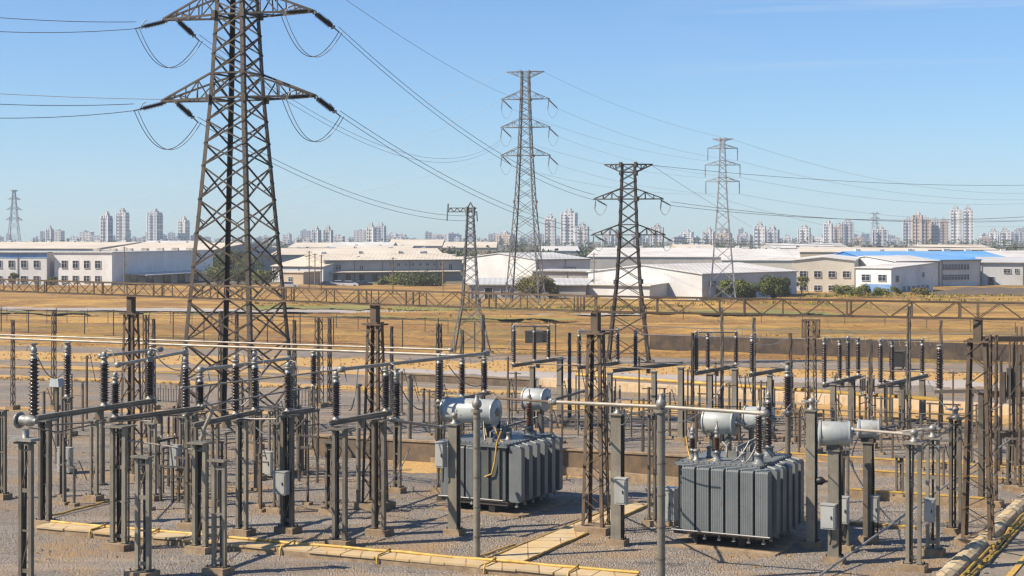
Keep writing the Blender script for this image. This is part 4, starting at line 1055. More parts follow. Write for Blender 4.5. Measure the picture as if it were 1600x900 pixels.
# pale cylinder tanks on posts at the right
def tank_part(t, c, L, r, ax, mat='tank', legs=None, plate=True):
    m = MB(); m.lathe([(0.0,-L/2-.06),(r*.5,-L/2-.05),(r*.97,-L/2),(r,-L/2+.02),(r,L/2-.02),(r*.97,L/2),(r*.5,L/2+.05),(0,L/2+.06)], c, 22, ax); o = m.build('tank', M[mat], t)
    for e in (-1,1): m = MB(); m.lathe([(r+.035,-.03),(r+.035,.03)], c + ax*(e*(L/2-.03)), 22, ax); m.build('end_flange', M[mat], o)
    if plate:
        m = MB(); m.lathe([(r*.32,0),(r*.32,.06),(r*.12,.08),(r*.12,.16)], c + ax*(L/2+.05), 10, ax); m.build('gauge', M['fitting'], o)
    m = MB(); m.lathe([(.05,0),(.05,.12),(.09,.13),(.09,.17)], c + Z*r*.98 + ax*L*.2, 8); m.build('filler_cap', M['fitting'], o)
    return o
for x, y, L, r, key, lab in ((1304,681,1.1,.45,'s18','large pale cylinder tank on the post beside the right transformer'),(1354,672,.8,.36,'s20','smaller pale cylinder tank on the post behind the large tank')):
    p = T[key]; c = at(x, y, p.y); c.y = p.y; t = thing('cylinder_tank', lab, 'tank', p); c = Vector((p.x, p.y, p.z + r + .12))
    tank_part(t, c, L, r, (U*.96 + V*.28).normalized()); MB().box(p + Z*.08, (.5,.42,.16), U, V).build('saddle', M['steel_dark'], t)
m = MB(); p = T['s17']; q = Vector((p.x,p.y,2.6)) + U*.28; m.lathe([(.06,-.2),(.1,-.1),(.16,0),(.16,.14),(.1,.2),(.04,.3),(.04,.8)], q, 10, U); tag(m.build('black_valve', M['black']), 'black round fitting halfway up the post at the right end of the right transformer', 'fitting')
# free standing cabinet
c = G(1041, 820); t = thing('control_cabinet', 'pale free standing control cabinet left of the right transformer', 'cabinet', c)
MB().box(c + Z*.85, (.9,.6,1.3), U, V).build('body', M['cabinet'], t); MB().box(c + Z*.85 - V*.31, (.8,.03,1.15), U, V).build('door', M['cabinet'], t)
MB().box(c + Z*1.53, (1.0,.7,.06), U, V).build('roof', M['cabinet'], t); MB().box(c + Z*.1, (.9,.55,.2), U, V).build('footing', M['footing'], t); MB().box(c + Z*.9 - V*.34 + U*.28, (.03,.05,.16), U, V).build('handle', M['black'], t)
# ------------------------------------------------------------------ power transformers
def radiator(t, o, wdir, ddir, wid, dep, z0, z1, n):
    "pack of n thin fins between z0 and z1; o = corner, wdir = along the pack, ddir = depth of each fin"
    m = MB(); th = .86*wid/n
    for i in range(n):
        q = o + wdir*(wid*(i+.5)/n) + ddir*dep/2
        c = .07; P = []
        for s_ in (-th/2, th/2):
            for x, z in ((-dep/2, z0+c), (-dep/2+c, z0), (dep/2-c, z0), (dep/2, z0+c), (dep/2, z1-c), (dep/2-c, z1), (-dep/2+c, z1), (-dep/2, z1-c)): P.append(q + wdir*s_ + ddir*x + Z*z)
        m.add(P, [tuple(range(8))[::-1], tuple(range(8,16))] + [(k, (k+1)%8, 8+(k+1)%8, 8+k) for k in range(8)])
    b = o + ddir*dep*.5
    r = m.build('radiator', M['xfmr'], t)
    for z in (z0+.09, z1-.07):
        m = MB(); m.tube([b + Z*z, b + wdir*wid + Z*z], .06, 8)
        e = .06 if z > 1.5 else -.04; m.tube([b + wdir*wid*.5 + Z*z, b + wdir*wid*.5 + ddir*dep*.95 + Z*(z+e)], .07, 8); m.build('header_pipe', M['xfmr'], r)
    m = MB(); m.bar(b + wdir*.02 + Z*(z1+.03) - ddir*dep*.42, b + wdir*(wid*.9) + Z*(z1+.06) + ddir*dep*.3, .07, .04); m.build('lifting_bar', M['tank'], r)
    m = MB(); q = b + wdir*wid*.5 + Z*(z0-.03); m.tube([q, q - Z*.13], .04, 8); m.box(q - Z*.16, (.12,.12,.08), U, V); m.build('drain_valve', M['fitting'], r)
    return r
def bushing(t, p, h, r, brown=False, bottle=False):
    m = MB(); m.lathe([(r*2.3,0),(r*2.3,.05),(r*1.5,.07),(r*1.4,.3),(r*1.7,.32),(r*1.7,.36)], p, 14); tu = m.build('turret', M['xfmr'], t)
    insul(t, p + Z*.3, h, r/.125, brown, 'bushing')
    m = MB(); q = p + Z*(h+.28); m.lathe([(.05,0),(.09,.03),(.09,.16),(.04,.2),(.03,.42)], q, 8); m.build('bushing_terminal', M['fitting'], t); return q + Z*.35
def transformer(label, N0, lu, lv, z1, bushes, front, cons, ladder=True):
    """N0 = ground point under the near right corner of the whole unit; lu, lv = its length along the yard's rows and back"""
    t = thing('power_transformer', label, 'power transformer', N0, 'oil filled power transformers')
    ul = -U; zb = .55; dep = .52
    c00 = N0 + ul*(dep+.18) + V*(dep+.12) if front else N0 + ul*(dep+.22) + V*.1
    tu, tv = lu-(dep+.18), lv-(dep+.12) if front else lv - .1
    cc = c00 + ul*tu/2 + V*tv/2
    MB().box(cc + Z*((zb+z1-.1)/2+.05), (tu, tv, z1-zb-.1), U, V).build('tank_body', M['xfmr_dark'], t)
    m = MB(); m.box(cc + Z*(z1-.02), (tu+.24, tv+.24, .07), U, V); m.box(cc + Z*(z1+.055), (tu+.16, tv+.16, .06), U, V); lid = m.build('tank_lid', M['xfmr'], t)
    m = MB()
    for i in range(16):
        for e in (-1,1):
            m.tube([cc + U*((i/15-.5)*tu) + V*(e*(tv/2+.07)) + Z*(z1+.08), cc + U*((i/15-.5)*tu) + V*(e*(tv/2+.07)) + Z*(z1+.13)], .022, 6)
            m.tube([cc + V*((i/15-.5)*tv) + U*(e*(tu/2+.07)) + Z*(z1+.08), cc + V*((i/15-.5)*tv) + U*(e*(tu/2+.07)) + Z*(z1+.13)], .022, 6)
    m.build('lid_bolts', M['steel_dark'], lid)
    MB().box(cc + Z*(zb-.06), (tu+.3, tv+.2, .16), U, V).build('base_frame', M['steel_dark'], t)
    for i in (-1, 1):
        m = MB(); m.box(cc + U*(i*tu*.3) + Z*.25, (.3, tv+.1, .34), U, V); m.build('skid_beam', M['black'], t)
    MB().box(N0 + ul*lu*.5 + V*lv*.5 + Z*.04, (lu+.5, lv+.4, .09), U, V).build('plinth', M['footing'], t)
    for i in range(6):
        for e in (-1,):
            m = MB(); m.box(c00 + ul*(tu*(i+.5)/6) + V*(-.05) + Z*((zb+z1)/2), (.05,.1,z1-zb-.25), U, V); m.build('stiffener', M['xfmr_dark'], t)
    if front:
        n = 6; fw = lu-.12-.3
        for i in range(n): radiator(t, N0 + ul*(fw*(n-i)/n+.02) + V*.0, U, V, fw/n*.84, dep, zb+.02, z1-.02, 7)
    sv = lv - (.75 if front else .1); k = 5 if front else 6
    for i in range(k):
        o = N0 + V*((.75 if front else .15) + sv*i/k); radiator(t, o, V, -U, sv/k*(.58 if front else .45), dep+.08, zb+.02, z1-.02, 5)
    # pipework and cables on top
    for fu, fv, h, r, br in bushes: bushing(t, cc + ul*(tu*fu) + V*(tv*fv) + Z*(z1+.08), h, r, br)
    for fu, fv, z, L, r in cons:
        c = cc + ul*(tu*fu) + V*(tv*fv) + Z*z; tank_ = tank_part(t, c, L, r, U)
        for e in (-.28, .28):
            m = MB(); m.box(c + U*(L*e) + Z*(-r*.5-(z-r*.4-z1)/2), (.12,.3,(z-r*.4-z1)), U, V); m.box(c + U*(L*e) - Z*(r*.92), (.16,.7*r*2,.12), U, V); m.build('tank_bracket', M['xfmr_dark'], t)
        m = MB(); m.tube([c - Z*r*.9 + U*.1, c - Z*(r+.3) + U*.1 , cc + ul*tu*fu*.3 + Z*(z1+.5), cc + ul*tu*fu*.3 + Z*(z1+.06)], .055, 8); m.build('oil_pipe', M['xfmr'], t)
    for q in range(9):
        a = cc + U*(rc.uniform(-.42,.42)*tu) + V*(rc.uniform(-.42,.42)*tv) + Z*(z1+.08); m = MB(); hh = rc.uniform(.12,.4)
        if q % 2: m.lathe([(.14,0),(.14,.05),(.09,.07),(.09,hh),(.13,hh+.02),(.13,hh+.07),(.03,hh+.1)], a, 10)
        else: m.box(a + Z*hh/2, (.3,.22,hh), U, V); m.tube([a + Z*hh, a + Z*(hh+.25), a + Z*(hh+.3) + V*.3], .03, 6)
        m.build('top_valve' if q % 2 else 'relay_box', M['fitting' if q % 3 else 'xfmr'], t)
    for q in range(5):
        a = cc + U*(rc.uniform(-.45,.45)*tu) + V*(-.35*tv) + Z*(z1+.1); b_ = a + U*rc.uniform(-.8,.8) + V*rc.uniform(.2,1.) + Z*rc.uniform(.5,1.3)
        m = MB(); m.tube(sagline(a, b_, .2, 10), .03, 6); m.build('cable', M['yellow'] if q in (1,3) else M['black'] if q % 2 else M['wire_pale'], t)
    m = MB(); a = N0 + ul*lu + V*(-.02) + Z*(zb+.12) if front else c00 + ul*tu + V*(-.14) + Z*(zb+.1); m.tube([a - V*.06, a + U*(lu if front else tu) - V*.06], .03, 6); m.build('bottom_pipe', M['wire_pale'], t)
    return t, cc, tu, tv, z1
N1 = G(1204, 868)
X1 = transformer('right power transformer with a row of six ribbed radiators facing the front', N1, 3.95, 4.5, 3.12,
  [(-.42,-.28,1.75,.125,False),(-.30,.32,2.05,.14,False),(.10,-.3,.85,.1,True),(.42,-.28,.75,.1,True)], True, [(.34,.36,4.42-.0,1.3,.52),(-.1,.5,4.6,1.1,.46)])
N2 = G(812, 808)
X2 = transformer('left power transformer with a big pale oil tank on its top', N2, 3.9, 4.6, 2.95,
  [(-.36,.2,1.4,.12,True),(-.1,-.1,.7,.09,True),(.2,.1,.8,.1,False)], False, [(.28,-.18,4.22,2.55,.55),(-.28,.46,4.55,1.05,.5)])
t, cc, tu, tv, z1_ = X2
for i in range(3):   # flat cooler panels on its front face
    o = cc - U*(tu*.5 - .12 - i*.62) - V*(tv/2+.16); radiator(t, o - V*.0, U, V, .5, .14, .6, 2.85, 8)
m = MB(); q = cc + U*(tu*.36) - V*(tv/2+.12) + Z*2.9; m.tube([q + Z*.7 + U*.3, q + Z*.2 + U*.1, q - Z*.6, q - Z*1.15 - U*.15, q - Z*1.3 - U*.5], .04, 6); m.build('hose', M['yellow'], t)
post_ins('tall black insulator on the thin pole behind the right transformer', 's17b', 0, 580)
# drop cables between tubes and gear
gdc = 'drop cables between tubes and switchgear'
drops = [((240,550,66),(292,575,70)),((452,560,70),(470,600,75)),((560,572,63),(545,640,62)),((1232,578,100),(1215,640,66)),((1230,640,66),(1196,647,56)),((1110,640,70),(1196,655,62)),((1150,660,63),(1235,632,70)),
 ((930,628,64),(905,665,75)),((990,632,60),(965,660,62)),((1130,600,90),(1060,660,75)),((1340,600,95),(1385,640,80)),((1450,595,98),(1515,645,70)),((1285,612,97),(1250,655,80)),((190,590,61.5),(150,640,66)),((330,600,66),(300,650,72)),((410,580,70),(360,630,70)),
 ((620,590,65),(660,640,66)),((700,570,76),(757,600,80)),((800,530,108),(775,545,108)),((905,530,106),(935,560,104)),((1540,640,70),(1590,600,66)),((1175,535,99),(1240,520,120)),((60,560,66),(100,580,75)),((480,650,66),(400,668,72)),((640,700,75),(600,760,70)),((850,650,72),(905,640,74))]
for i, (a, b) in enumerate(drops):
    a, b = at(*a), at(*b); m = MB(); m.tube(sagline(a, b, .35 + .1*(i%4), 14), .026, 5); 
    tag(m.build('drop_cable', M['wire' if i%3 else 'wire_pale']), 'thin slack drop cable hanging between tubes and switchgear in the yard', 'cable', gdc)
m = MB(); m.tube([G(1262,915)+Z*.05, at(1580,686,75.4)], .042, 6); tag(m.build('guy_wire', M['fitting']), 'straight pale guy wire slanting up to the short twin post column at the right edge', 'guy wire')

# thin posts and pipe frames crowding the yard
rp = random.Random(77); gp = 'thin posts crowding the yard'
def thin_post(x, yb, hpx, k):
    c = G(x, yb); h = hpx*c.y/F; t = thing('thin_post', 'thin weathered post standing among the crowded switchgear', 'post', c, gp)
    MB().bar(c, c + Z*h, .075 + .05*(k%3), .09).build('post', M[('steel_dark','steel_rust','steel')[k%3]], t)
    m = MB(); m.bar(c + Z*h*.96 - U*rp.uniform(.2,.5), c + Z*h*.96 + U*rp.uniform(.2,.5), .06)
    if k % 2: m.tube([c + Z*h*.95, c + Z*(h*.95+.3) + V*.3, c + Z*h*.6 + V*.6 + U*.2], .025, 5)
    m.build('cross_piece', M['steel' if k%2 else 'steel_dark'], t)
    MB().box(c + Z*.06, (.35,.35,.14), U, V).build('footing', M['footing'], t)
for k in range(34): thin_post(rp.uniform(60,520), rp.uniform(655,800), rp.uniform(60,105), k)
for k in range(48): thin_post(rp.uniform(790,1560), rp.uniform(640,715), rp.uniform(50,95), k)
for k in range(10): thin_post(rp.uniform(600,700), rp.uniform(640,700), rp.uniform(40,80), k)
for k in range(9): thin_post(rp.uniform(1380,1600), rp.uniform(720,770), rp.uniform(50,90), k)
gq = 'pipe racks crowding the yard'
def pipe_frame(x, yb, hpx, wpx, alongv, k):
    c = G(x, yb); s_ = c.y/F; h = hpx*s_; dv = (V if alongv else U)*(wpx*s_); t = thing('equipment_rack', 'small pipe rack of posts and rails among the crowded switchgear', 'rack', c, gq); mt = M[('steel','steel_dark','steel_rust')[k%3]]
    for f in ((0,1) if wpx < 45 else (0,.5,1)): m = MB(); m.bar(c + dv*f, c + dv*f + Z*h, .1); m.build('post', mt, t)
    for z_ in (h, h*.72): m = MB(); m.bar(c - dv*.12 + Z*z_, c + dv*1.12 + Z*z_, .08 if z_ == h else .05); m.build('rail', mt, t)
    for f in (.15,.5,.85):
        if k % 2 and wpx > 33: insul(t, c + dv*f + Z*(h+.12), 1.15, .45)
for k in range(11): pipe_frame(rp.uniform(90,500), rp.uniform(670,790), rp.uniform(55,85), rp.uniform(22,50), k%2, k)
for k in range(16): pipe_frame(rp.uniform(800,1500), rp.uniform(645,705), rp.uniform(35,60), rp.uniform(25,60), k%2, k)
for k, (a, b) in enumerate(((('b2',.0),('b4',.0)),(('b9',0),('b3',0)),(('b4',.1),('b6',.1)),(('s2',-.3),('b2',-.2)),(('b13',.1),('b7',.1)),(('b5',.1),('b8',.1)),(('s11',.1),('b14',.1)),(('s3',-.6),('s5',-.4)),(('s20',.2),('s22',.3)),(('s21',-.5),('s23',-.3)),(('s14',.1),('s13',-.2)),(('m1',.1),('m4',.1)),(('m9',-.2),('m11',-.2)))):
    p, q = T[a[0]] + Z*(a[1]+.05), T[b[0]] + Z*(b[1]+.05); m = MB(); m.tube([p, q], .035, 7); tag(m.build('connecting_pipe', M['pipe' if k%3 else 'steel']), 'thin pipe joining the tops of two support columns', 'pipe', 'thin pipes joining the support columns')

# ------------------------------------------------------------------ fences
def fence(label, pts, h, step, rails, r=.035, mat='steel_dark', name='fence', wires=0):
    t = thing(name, label, 'fence', pts[0])
    k = 0
    for a, b in zip(pts, pts[1:]):
        L = (b-a).length; n = max(1, round(L/step))
        for i in range(n + (b is pts[-1])):
            p = a.lerp(b, i/n)
            if k < 95:
                m = MB(); m.tube([p, p + Z*(h + (.25 if i%2 else 0))], r*1.25, 6); m.build('post', M[mat], t); k += 1
    for z in rails:
        m = MB()
        for a, b in zip(pts, pts[1:]): m.tube([a + Z*z, b + Z*z], r*.8, 5, False)
        m.build('rail', M[mat], t)
    if wires:
        m = MB()
        for q in range(wires):
            for a, b in zip(pts, pts[1:]): m.tube([a + Z*(h*(q+.5)/wires), b + Z*(h*(q+.5)/wires)], .008, 4, False)
        m.build('strand_wire', M['wire'], t)
    return t
fence('long tall wire fence with dark posts along the near edge of the dry field', [G(-40,523), G(800,553), G(1010,561)], 3.2, 4.3, (.5, 3.2), .05, wires=5)
fence('low wire fence far out in the dry field at the left', [G(-20,506), G(300,512), G(700,524)], 1.9, 3.2, (1.85, 1.2), .035, wires=3)
fence('slim grey pipe railing running behind the transformers', [G(862,680), G(1200,690), G(1560,707)], 2.0, 1.6, (.5, 1.0, 1.5, 1.98), .042, 'steel')
fence('second pipe railing nearer the left transformer in front of the brown wall', [G(800,668), G(940,674)], 2.2, .8, (.6, 1.1, 1.6, 2.15), .034, 'steel')
fence('short dark picket railing left of the tall pylon legs', [G(247,628), G(300,630)], 1.0, .22, (.1,.95), .02)
fence('short dark picket railing right of the tall pylon legs', [G(462,634), G(497,636)], 1.15, .26, (.1,1.1), .02)
fence('low post fence far right in the dry field', [G(1010,500), G(1320,512), G(1660,527)], 1.6, 6, (1.5,), .035, wires=2)
# brown pipe run on low stands beyond the railings
t = thing('pipe_run', 'long brown yellow pipe on low stands in front of the pale block bank', 'pipe', G(905,650))
a, b = at(900,606,118), at(1472,630,100); a.z = b.z = 1.75
MB().tube([a, b, b - Z*.9], .12, 8).build('pipe', M['yellow'], t)
for i in range(9): p = a.lerp(b, i/8); MB().tube([Vector((p.x,p.y,0)), p], .05, 6).build('stand', M['steel_dark'], t)
# strain wires over the middle rows
for i, (y0, y1, dd) in enumerate(((509,523,125),(522,533,112),(566,583,104))):
    wire(f"straight tie wire above the middle switch rows, {('highest','middle','lowest')[i]} of three", at(1000,y0,dd), at(1660,y1,dd*.88), .15, .03, group='tie wires over the middle rows')
# dark hut like boxes
for x, y, w_, h_, lb in ((838,541,30,19,'small dark equipment box on legs in the field left of the third gantry column'),(1402,578,22,24,'small dark equipment box on legs behind the sixth middle switch beam')):
    d = dist(y); k = d/F; c = G(x, y); t = thing('equipment_box', lb, 'box', c)
    MB().box(c + Z*(h_*k*.5+.3), (w_*k, w_*k*.6, h_*k), U, V).build('body', M['black'], t); MB().box(c + Z*(h_*k+.33), (w_*k+.2, w_*k*.6+.2, .08), U, V).build('lid', M['steel_dark'], t)
    for i in (-1,1): MB().box(c + U*(i*w_*k*.4) + Z*.2, (.12,.3,.4), U, V).build('leg', M['steel_dark'], t)

# dense brown framework at the right edge
c = G(1572, 728); t = thing('steel_portal', 'dense rusty brown steel framework of many thin uprights at the right edge', 'steel frame', c); k = c.y/F
for i, dx in enumerate((-27,-20,-14,-9,-3,2,10,14,30)):
    q = c + Vector((dx*k, (i%3)*.5, 0)); hh = (6.8,5.2,5.4,5.5,5.2,5.6,6.4,6.7,7.2)[i]
    m = MB()
    if i in (0,7,8): m.bar(q - U*.12, q - U*.12 + Z*hh, .09); m.bar(q + U*.12, q + U*.12 + Z*hh, .09); [m.bar(q - U*.12 + Z*z_*.5, q + U*.12 + Z*(z_*.5+.4), .04) for z_ in range(1,int(hh*2)-1)]
    else: m.tube([q, q + Z*hh], .05, 6)
    m.build('upright', M['steel_rust'], t)
for z_ in (1.6, 3.7, 6.6):
    m = MB(); m.bar(c + Vector((-30*k,0,z_)), c + Vector((40*k,.4,z_)), .2, .26); m.bar(c + Vector((-30*k,.9,z_)), c + Vector((40*k,1.2,z_)), .12, .2); m.build('crossbar', M['steel_rust'], t)
for dx, z_ in ((-5,4.1),(4,4.3),(16,4.4)):
    MB().box(c + Vector((dx*k,-.1,z_)), (.22,.3,1.6), U, V).build('dark_casing', M['steel_dark'], t)
for x in (1552, 1598):
    c = G(x, 792 if x == 1552 else 770); t = thing('support_column', f"slim brown steel upright {'just right of the right gantry column' if x == 1552 else 'cut by the right edge of the picture'}", 'support column', c, 'steel columns carrying the switchgear')
    ladder_col(t, c, 7.6 if x == 1552 else 6.5, .34, 1, M['steel_rust'], .09, .05, .5, U)

# ------------------------------------------------------------------ buildings
def bld(label, A_, B_, depth, eave, wall_, roof_, kind='flat', rise=0.0, wins=(), sidewins=(), name='warehouse', cat='warehouse', over=.3, group=None, parapet=None, doors=(), near_lean=None):
    """A_, B_ = ground points of the front's left and right corner; wins = [(u0,u1,z0,z1)] in metres along the front"""
    t = thing(name, label, cat, A_, group); L = (B_-A_).length; d = (B_-A_)/L; s = Vector((-d.y, d.x, 0))
    pt = lambda u, v, z: A_ + d*u + s*v + Z*z
    m = MB()
    if kind == 'flat':
        m.hexa([pt(0,0,0),pt(L,0,0),pt(L,depth,0),pt(0,depth,0),pt(0,0,eave),pt(L,0,eave),pt(L,depth,eave),pt(0,depth,eave)]); m.build('wall', M[wall_], t)
        m = MB(); o = over; m.hexa([pt(-o,-o,eave),pt(L+o,-o,eave),pt(L+o,depth+o,eave),pt(-o,depth+o,eave),pt(-o,-o,eave+.25),pt(L+o,-o,eave+.25),pt(L+o,depth+o,eave+.25),pt(-o,depth+o,eave+.25)]); rf = m.build('roof', M[roof_], t)
    elif kind in ('gable','gablefront','mono'):
        if kind == 'gable': prof = [(0,eave),(depth/2,eave+rise),(depth,eave)]; f = lambda a, v, z: pt(a, v, z); ext = L
        elif kind == 'mono': prof = [(0,eave),(depth,eave+rise)]; f = lambda a, v, z: pt(a, v, z); ext = L
        else: prof = [(0,eave),(L/2,eave+rise),(L,eave)]; f = lambda a, v, z: pt(v, a, z); ext = depth
        w_ = prof[-1][0]; n = len(prof); P = []
        for a in (0, ext): P += [f(a,0,0)] + [f(a,v,z) for v, z in prof] + [f(a,w_,0)]
        k = n+2; m.add(P, [tuple(range(k)), tuple(range(k,2*k))[::-1]] + [(i,k+i,k+i+1,i+1) for i in (0,n)]); m.build('wall', M[wall_], t)
        m = MB(); o = over; pp = list(prof)
        sl0 = (pp[1][1]-pp[0][1])/(pp[1][0]-pp[0][0]); sl1 = (pp[-1][1]-pp[-2][1])/(pp[-1][0]-pp[-2][0])
        pp[0] = (-o, pp[0][1]-sl0*o); pp[-1] = (pp[-1][0]+o, pp[-1][1]+sl1*o)
        P = []
        for a in (-o, ext+o): P += [f(a,v,z+.03) for v, z in pp] + [f(a,v,z+.2) for v, z in pp]
        q = 2*n; fs = []
        for i in range(n-1): fs += [(i,i+1,q+i+1,q+i)[::-1], (n+i,n+i+1,q+n+i+1,q+n+i)]
        fs += [(0,n,q+n,q), (n-1,2*n-1,q+2*n-1,q+n-1)[::-1]]
        for e in (0,q):
            for i in range(n-1): fs.append((e+i,e+i+1,e+n+i+1,e+n+i) if e == 0 else (e+i,e+n+i,e+n+i+1,e+i+1))
        m.add(P, fs); rf = m.build('roof', M[roof_], t)
    rv = random.Random(len(label)); ez = eave
    if kind == 'gable' and L > 18:
        for q in range(min(6, int(L/8))):
            u_ = L*(q+.5+rv.uniform(-.2,.2))/min(6, int(L/8)); zz = eave + rise
            m = MB(); w_ = rv.uniform(.5,1.1); m.hexa([pt(u_+a*w_, depth/2+b, zz-.1) for a, b in ((-1,-.7),(1,-.7),(1,.7),(-1,.7))] + [pt(u_+a*w_, depth/2+b, zz+rv.uniform(.5,.9)) for a, b in ((-1,-.6),(1,-.6),(1,.6),(-1,.6))]); m.build('roof_vent', M['roof_grey'], t)
    if L > 8 and kind != 'gablefront' and depth < 40:
        m = MB(); m.bar(pt(0,-over-.06,eave-.02), pt(L,-over-.06,eave-.02), .16); m.build('gutter', M['steel_light'], t)
        for q in range(max(2, int(L/7))): m = MB(); u_ = L*(q+.06)/max(1, int(L/7)); m.bar(pt(min(u_,L-.1),-.09,0), pt(min(u_,L-.1),-.09,eave-.1), .12); m.build('downpipe', M['steel_light'], t)
    def window(face, u0, u1, z0, z1, nm='window'):
        e = (lambda u, z, q: pt(u, -q, z)) if face == 0 else (lambda u, z, q: pt(L+q, u, z))
        bx = lambda mm, u0, u1, z0, z1, q0, q1: mm.hexa([e(u0,z0,q1),e(u1,z0,q1),e(u1,z0,q0),e(u0,z0,q0),e(u0,z1,q1),e(u1,z1,q1),e(u1,z1,q0),e(u0,z1,q0)])
        fr = MB(); b_ = .09
        bx(fr,u0-b_,u1+b_,z1,z1+b_,0,.14); bx(fr,u0-b_,u1+b_,z0-b_,z0,0,.2); bx(fr,u0-b_,u0,z0,z1,0,.14); bx(fr,u1,u1+b_,z0,z1,0,.14)
        if nm == 'window': uc = (u0+u1)/2; bx(fr,uc-.04,uc+.04,z0,z1,.035,.09); bx(fr,u0,uc-.04,lerp(z0,z1,.62),lerp(z0,z1,.62)+.06,.035,.09); bx(fr,uc+.04,u1,lerp(z0,z1,.62),lerp(z0,z1,.62)+.06,.035,.09)
        w = fr.build(nm, M['frame'], t); g = MB(); bx(g,u0,u1,z0,z1,.01,.03); g.build('pane' if nm == 'window' else 'panel', M['glass'], w)
    for w in wins: window(0, *w)
    for w in sidewins: window(1, *w)
    for w in doors: window(w[0], *w[1:], nm='door')
    if parapet:
        mt, z0, z1 = parapet; m = MB(); m.hexa([pt(-.06,-.06,z0),pt(L+.06,-.06,z0),pt(L+.06,0,z0),pt(-.06,0,z0),pt(-.06,-.06,z1),pt(L+.06,-.06,z1),pt(L+.06,0,z1),pt(-.06,0,z1)]); m.build('fascia', M[mt], t)
    return t, pt, L
def row(n, a, b, w, z0, z1): return [(a + (b-a)*(i+.5)/n - w/2, a + (b-a)*(i+.5)/n + w/2, z0, z1) for i in range(n)]
A0 = G(-70,446.2); B0 = G(73,446.8)
bld('white two storey building with a faded blue band under its roof at the left edge', A0, B0, 22, 7.9, 'white_wall', 'roof_grey', 'flat', wins=row(7,0,22,1.3,4.4,6.0)+row(7,0,22,1.4,.9,2.3), name='factory_building', cat='building', parapet=('blue_band',6.6,7.95))
A1 = G(85,446.6); B1 = G(175,447.4)
t, pt, L = bld('white two storey building with four upper windows and a long grey shaded side', A1, B1, 55, 7.9, 'white_wall', 'roof_grey', 'flat', wins=row(4,1.2,13,1.35,4.3,6.0)+row(4,1.2,13,1.4,.9,2.4), name='factory_building', cat='building')
m = MB(); m.hexa([pt(L+.1,6,2.7),pt(L+6,6,2.4),pt(L+6,50,2.4),pt(L+.1,50,2.7),pt(L+.1,6,2.9),pt(L+6,6,2.6),pt(L+6,50,2.6),pt(L+.1,50,2.9)]); m.build('canopy', M['roof_grey'], t)
for v in (7,15,23,31,40,49): m = MB(); m.bar(pt(L+5.7,v,0), pt(L+5.7,v,2.4), .2); m.build('canopy_post', M['steel_dark'], t)
for v0 in (9,17,26,34,42): m = MB(); m.hexa([pt(L+.01,v0,0),pt(L+.08,v0,0),pt(L+.08,v0+4,0),pt(L+.01,v0+4,0),pt(L+.01,v0,2.3),pt(L+.08,v0,2.3),pt(L+.08,v0+4,2.3),pt(L+.01,v0+4,2.3)]); m.build('door', M['glass'], t)
m = MB()
for q in range(7): m.box(pt(L*.3+q*1.7, 12+q*5, 8.35), (1.6,2.,.9), Vector((1,0,0)), Vector((0,1,0)))
m.build('roof_vent', M['roof_tan'], t)
bld('long tan roofed shed filling the space behind the left white buildings', G(-90,424), G(150,425), 70, 7.6, 'grey_wall', 'roof_tan', 'gable', 1.9)
bld('pale low roofed shed right behind the tall pylon', G(160,426), G(330,427), 60, 7.2, 'grey_wall', 'roof_tan', 'gable', 2.2)
t, pt, L = bld('long grey factory with tan sheet roof and a row of dark openings left of centre', G(507,441), G(722,438.5), 26, 5.5, 'grey_wall', 'roof_tan', 'gable', 1.5,
  wins=[(3,4.3,3.2,4.5),(9.5,10.3,3.2,4.2)]+row(8,17,33,.9,4.1,4.7)+[(34,35.,3.0,4.4)], doors=[(0,2+i*3.6,3.5+i*3.6,.2,2.1) for i in range(9)], name='factory_building', cat='building')
m = MB(); m.hexa([pt(1,-2.2,2.45),pt(L-1,-2.2,2.45),pt(L-1,0,2.75),pt(1,0,2.75),pt(1,-2.2,2.57),pt(L-1,-2.2,2.57),pt(L-1,0,2.87),pt(1,0,2.87)]); m.build('awning', M['roof_tan'], t)
bld('white gabled shed seen end on just right of the tall pylon', G(425,440), G(505,441.5), 30, 4.0, 'white_wall_b', 'roof_tan', 'gable', 2.4)
bld('small tan annex in front of the white gabled shed', G(440,446), G(474,446.5), 8, 3.1, 'tan_wall', 'roof_tan', 'flat', wins=[(2,3,1,2)], name='outbuilding', cat='building')
bld('very long low shed with tan roof behind the grey factory', G(395,423), G(692,422), 40, 5.3, 'grey_wall', 'roof_tan', 'gable', 2.0)
bld('tan roofed shed with round end right of the grey factory', G(700,436), G(800,435), 30, 4.2, 'tan_wall', 'roof_tan', 'gable', 1.6)
bld('low grey shed with pale sheet roof behind the round bush', G(733,468), G(915,469), 14, 2.7, 'grey_wall', 'roof_grey', 'mono', .8, wins=[(6,7.2,1,1.9)], doors=[(0,3,4.4,.1,2.2),(0,15,16.4,.1,2.2)], name='shed', cat='shed')
bld('low white shed in the middle, behind the dark field pylon', G(905,468), G(1015,471), 24, 2.75, 'white_wall_b', 'roof_white', 'mono', 1.2, name='shed', cat='shed', doors=[(1,12,15,.1,2.3)])
bld('big white gabled warehouse with a broad pale roof behind the two bushy trees', G(919,464.8), G(1097,471), 31, 4.9, 'white_wall_b', 'roof_white', 'gablefront', 1.5, sidewins=[(2,4.2,2.6,3.6),(10,12.5,2.6,3.6),(19,20.5,2.8,3.6)], doors=[(1,4,6,.1,2.2),(1,14,17,.1,2.4)])
bld('very long white roofed warehouse in the distance at the centre', G(918,431), G(1165,432), 55, 5.6, 'grey_wall', 'roof_white', 'gable', 2.4)
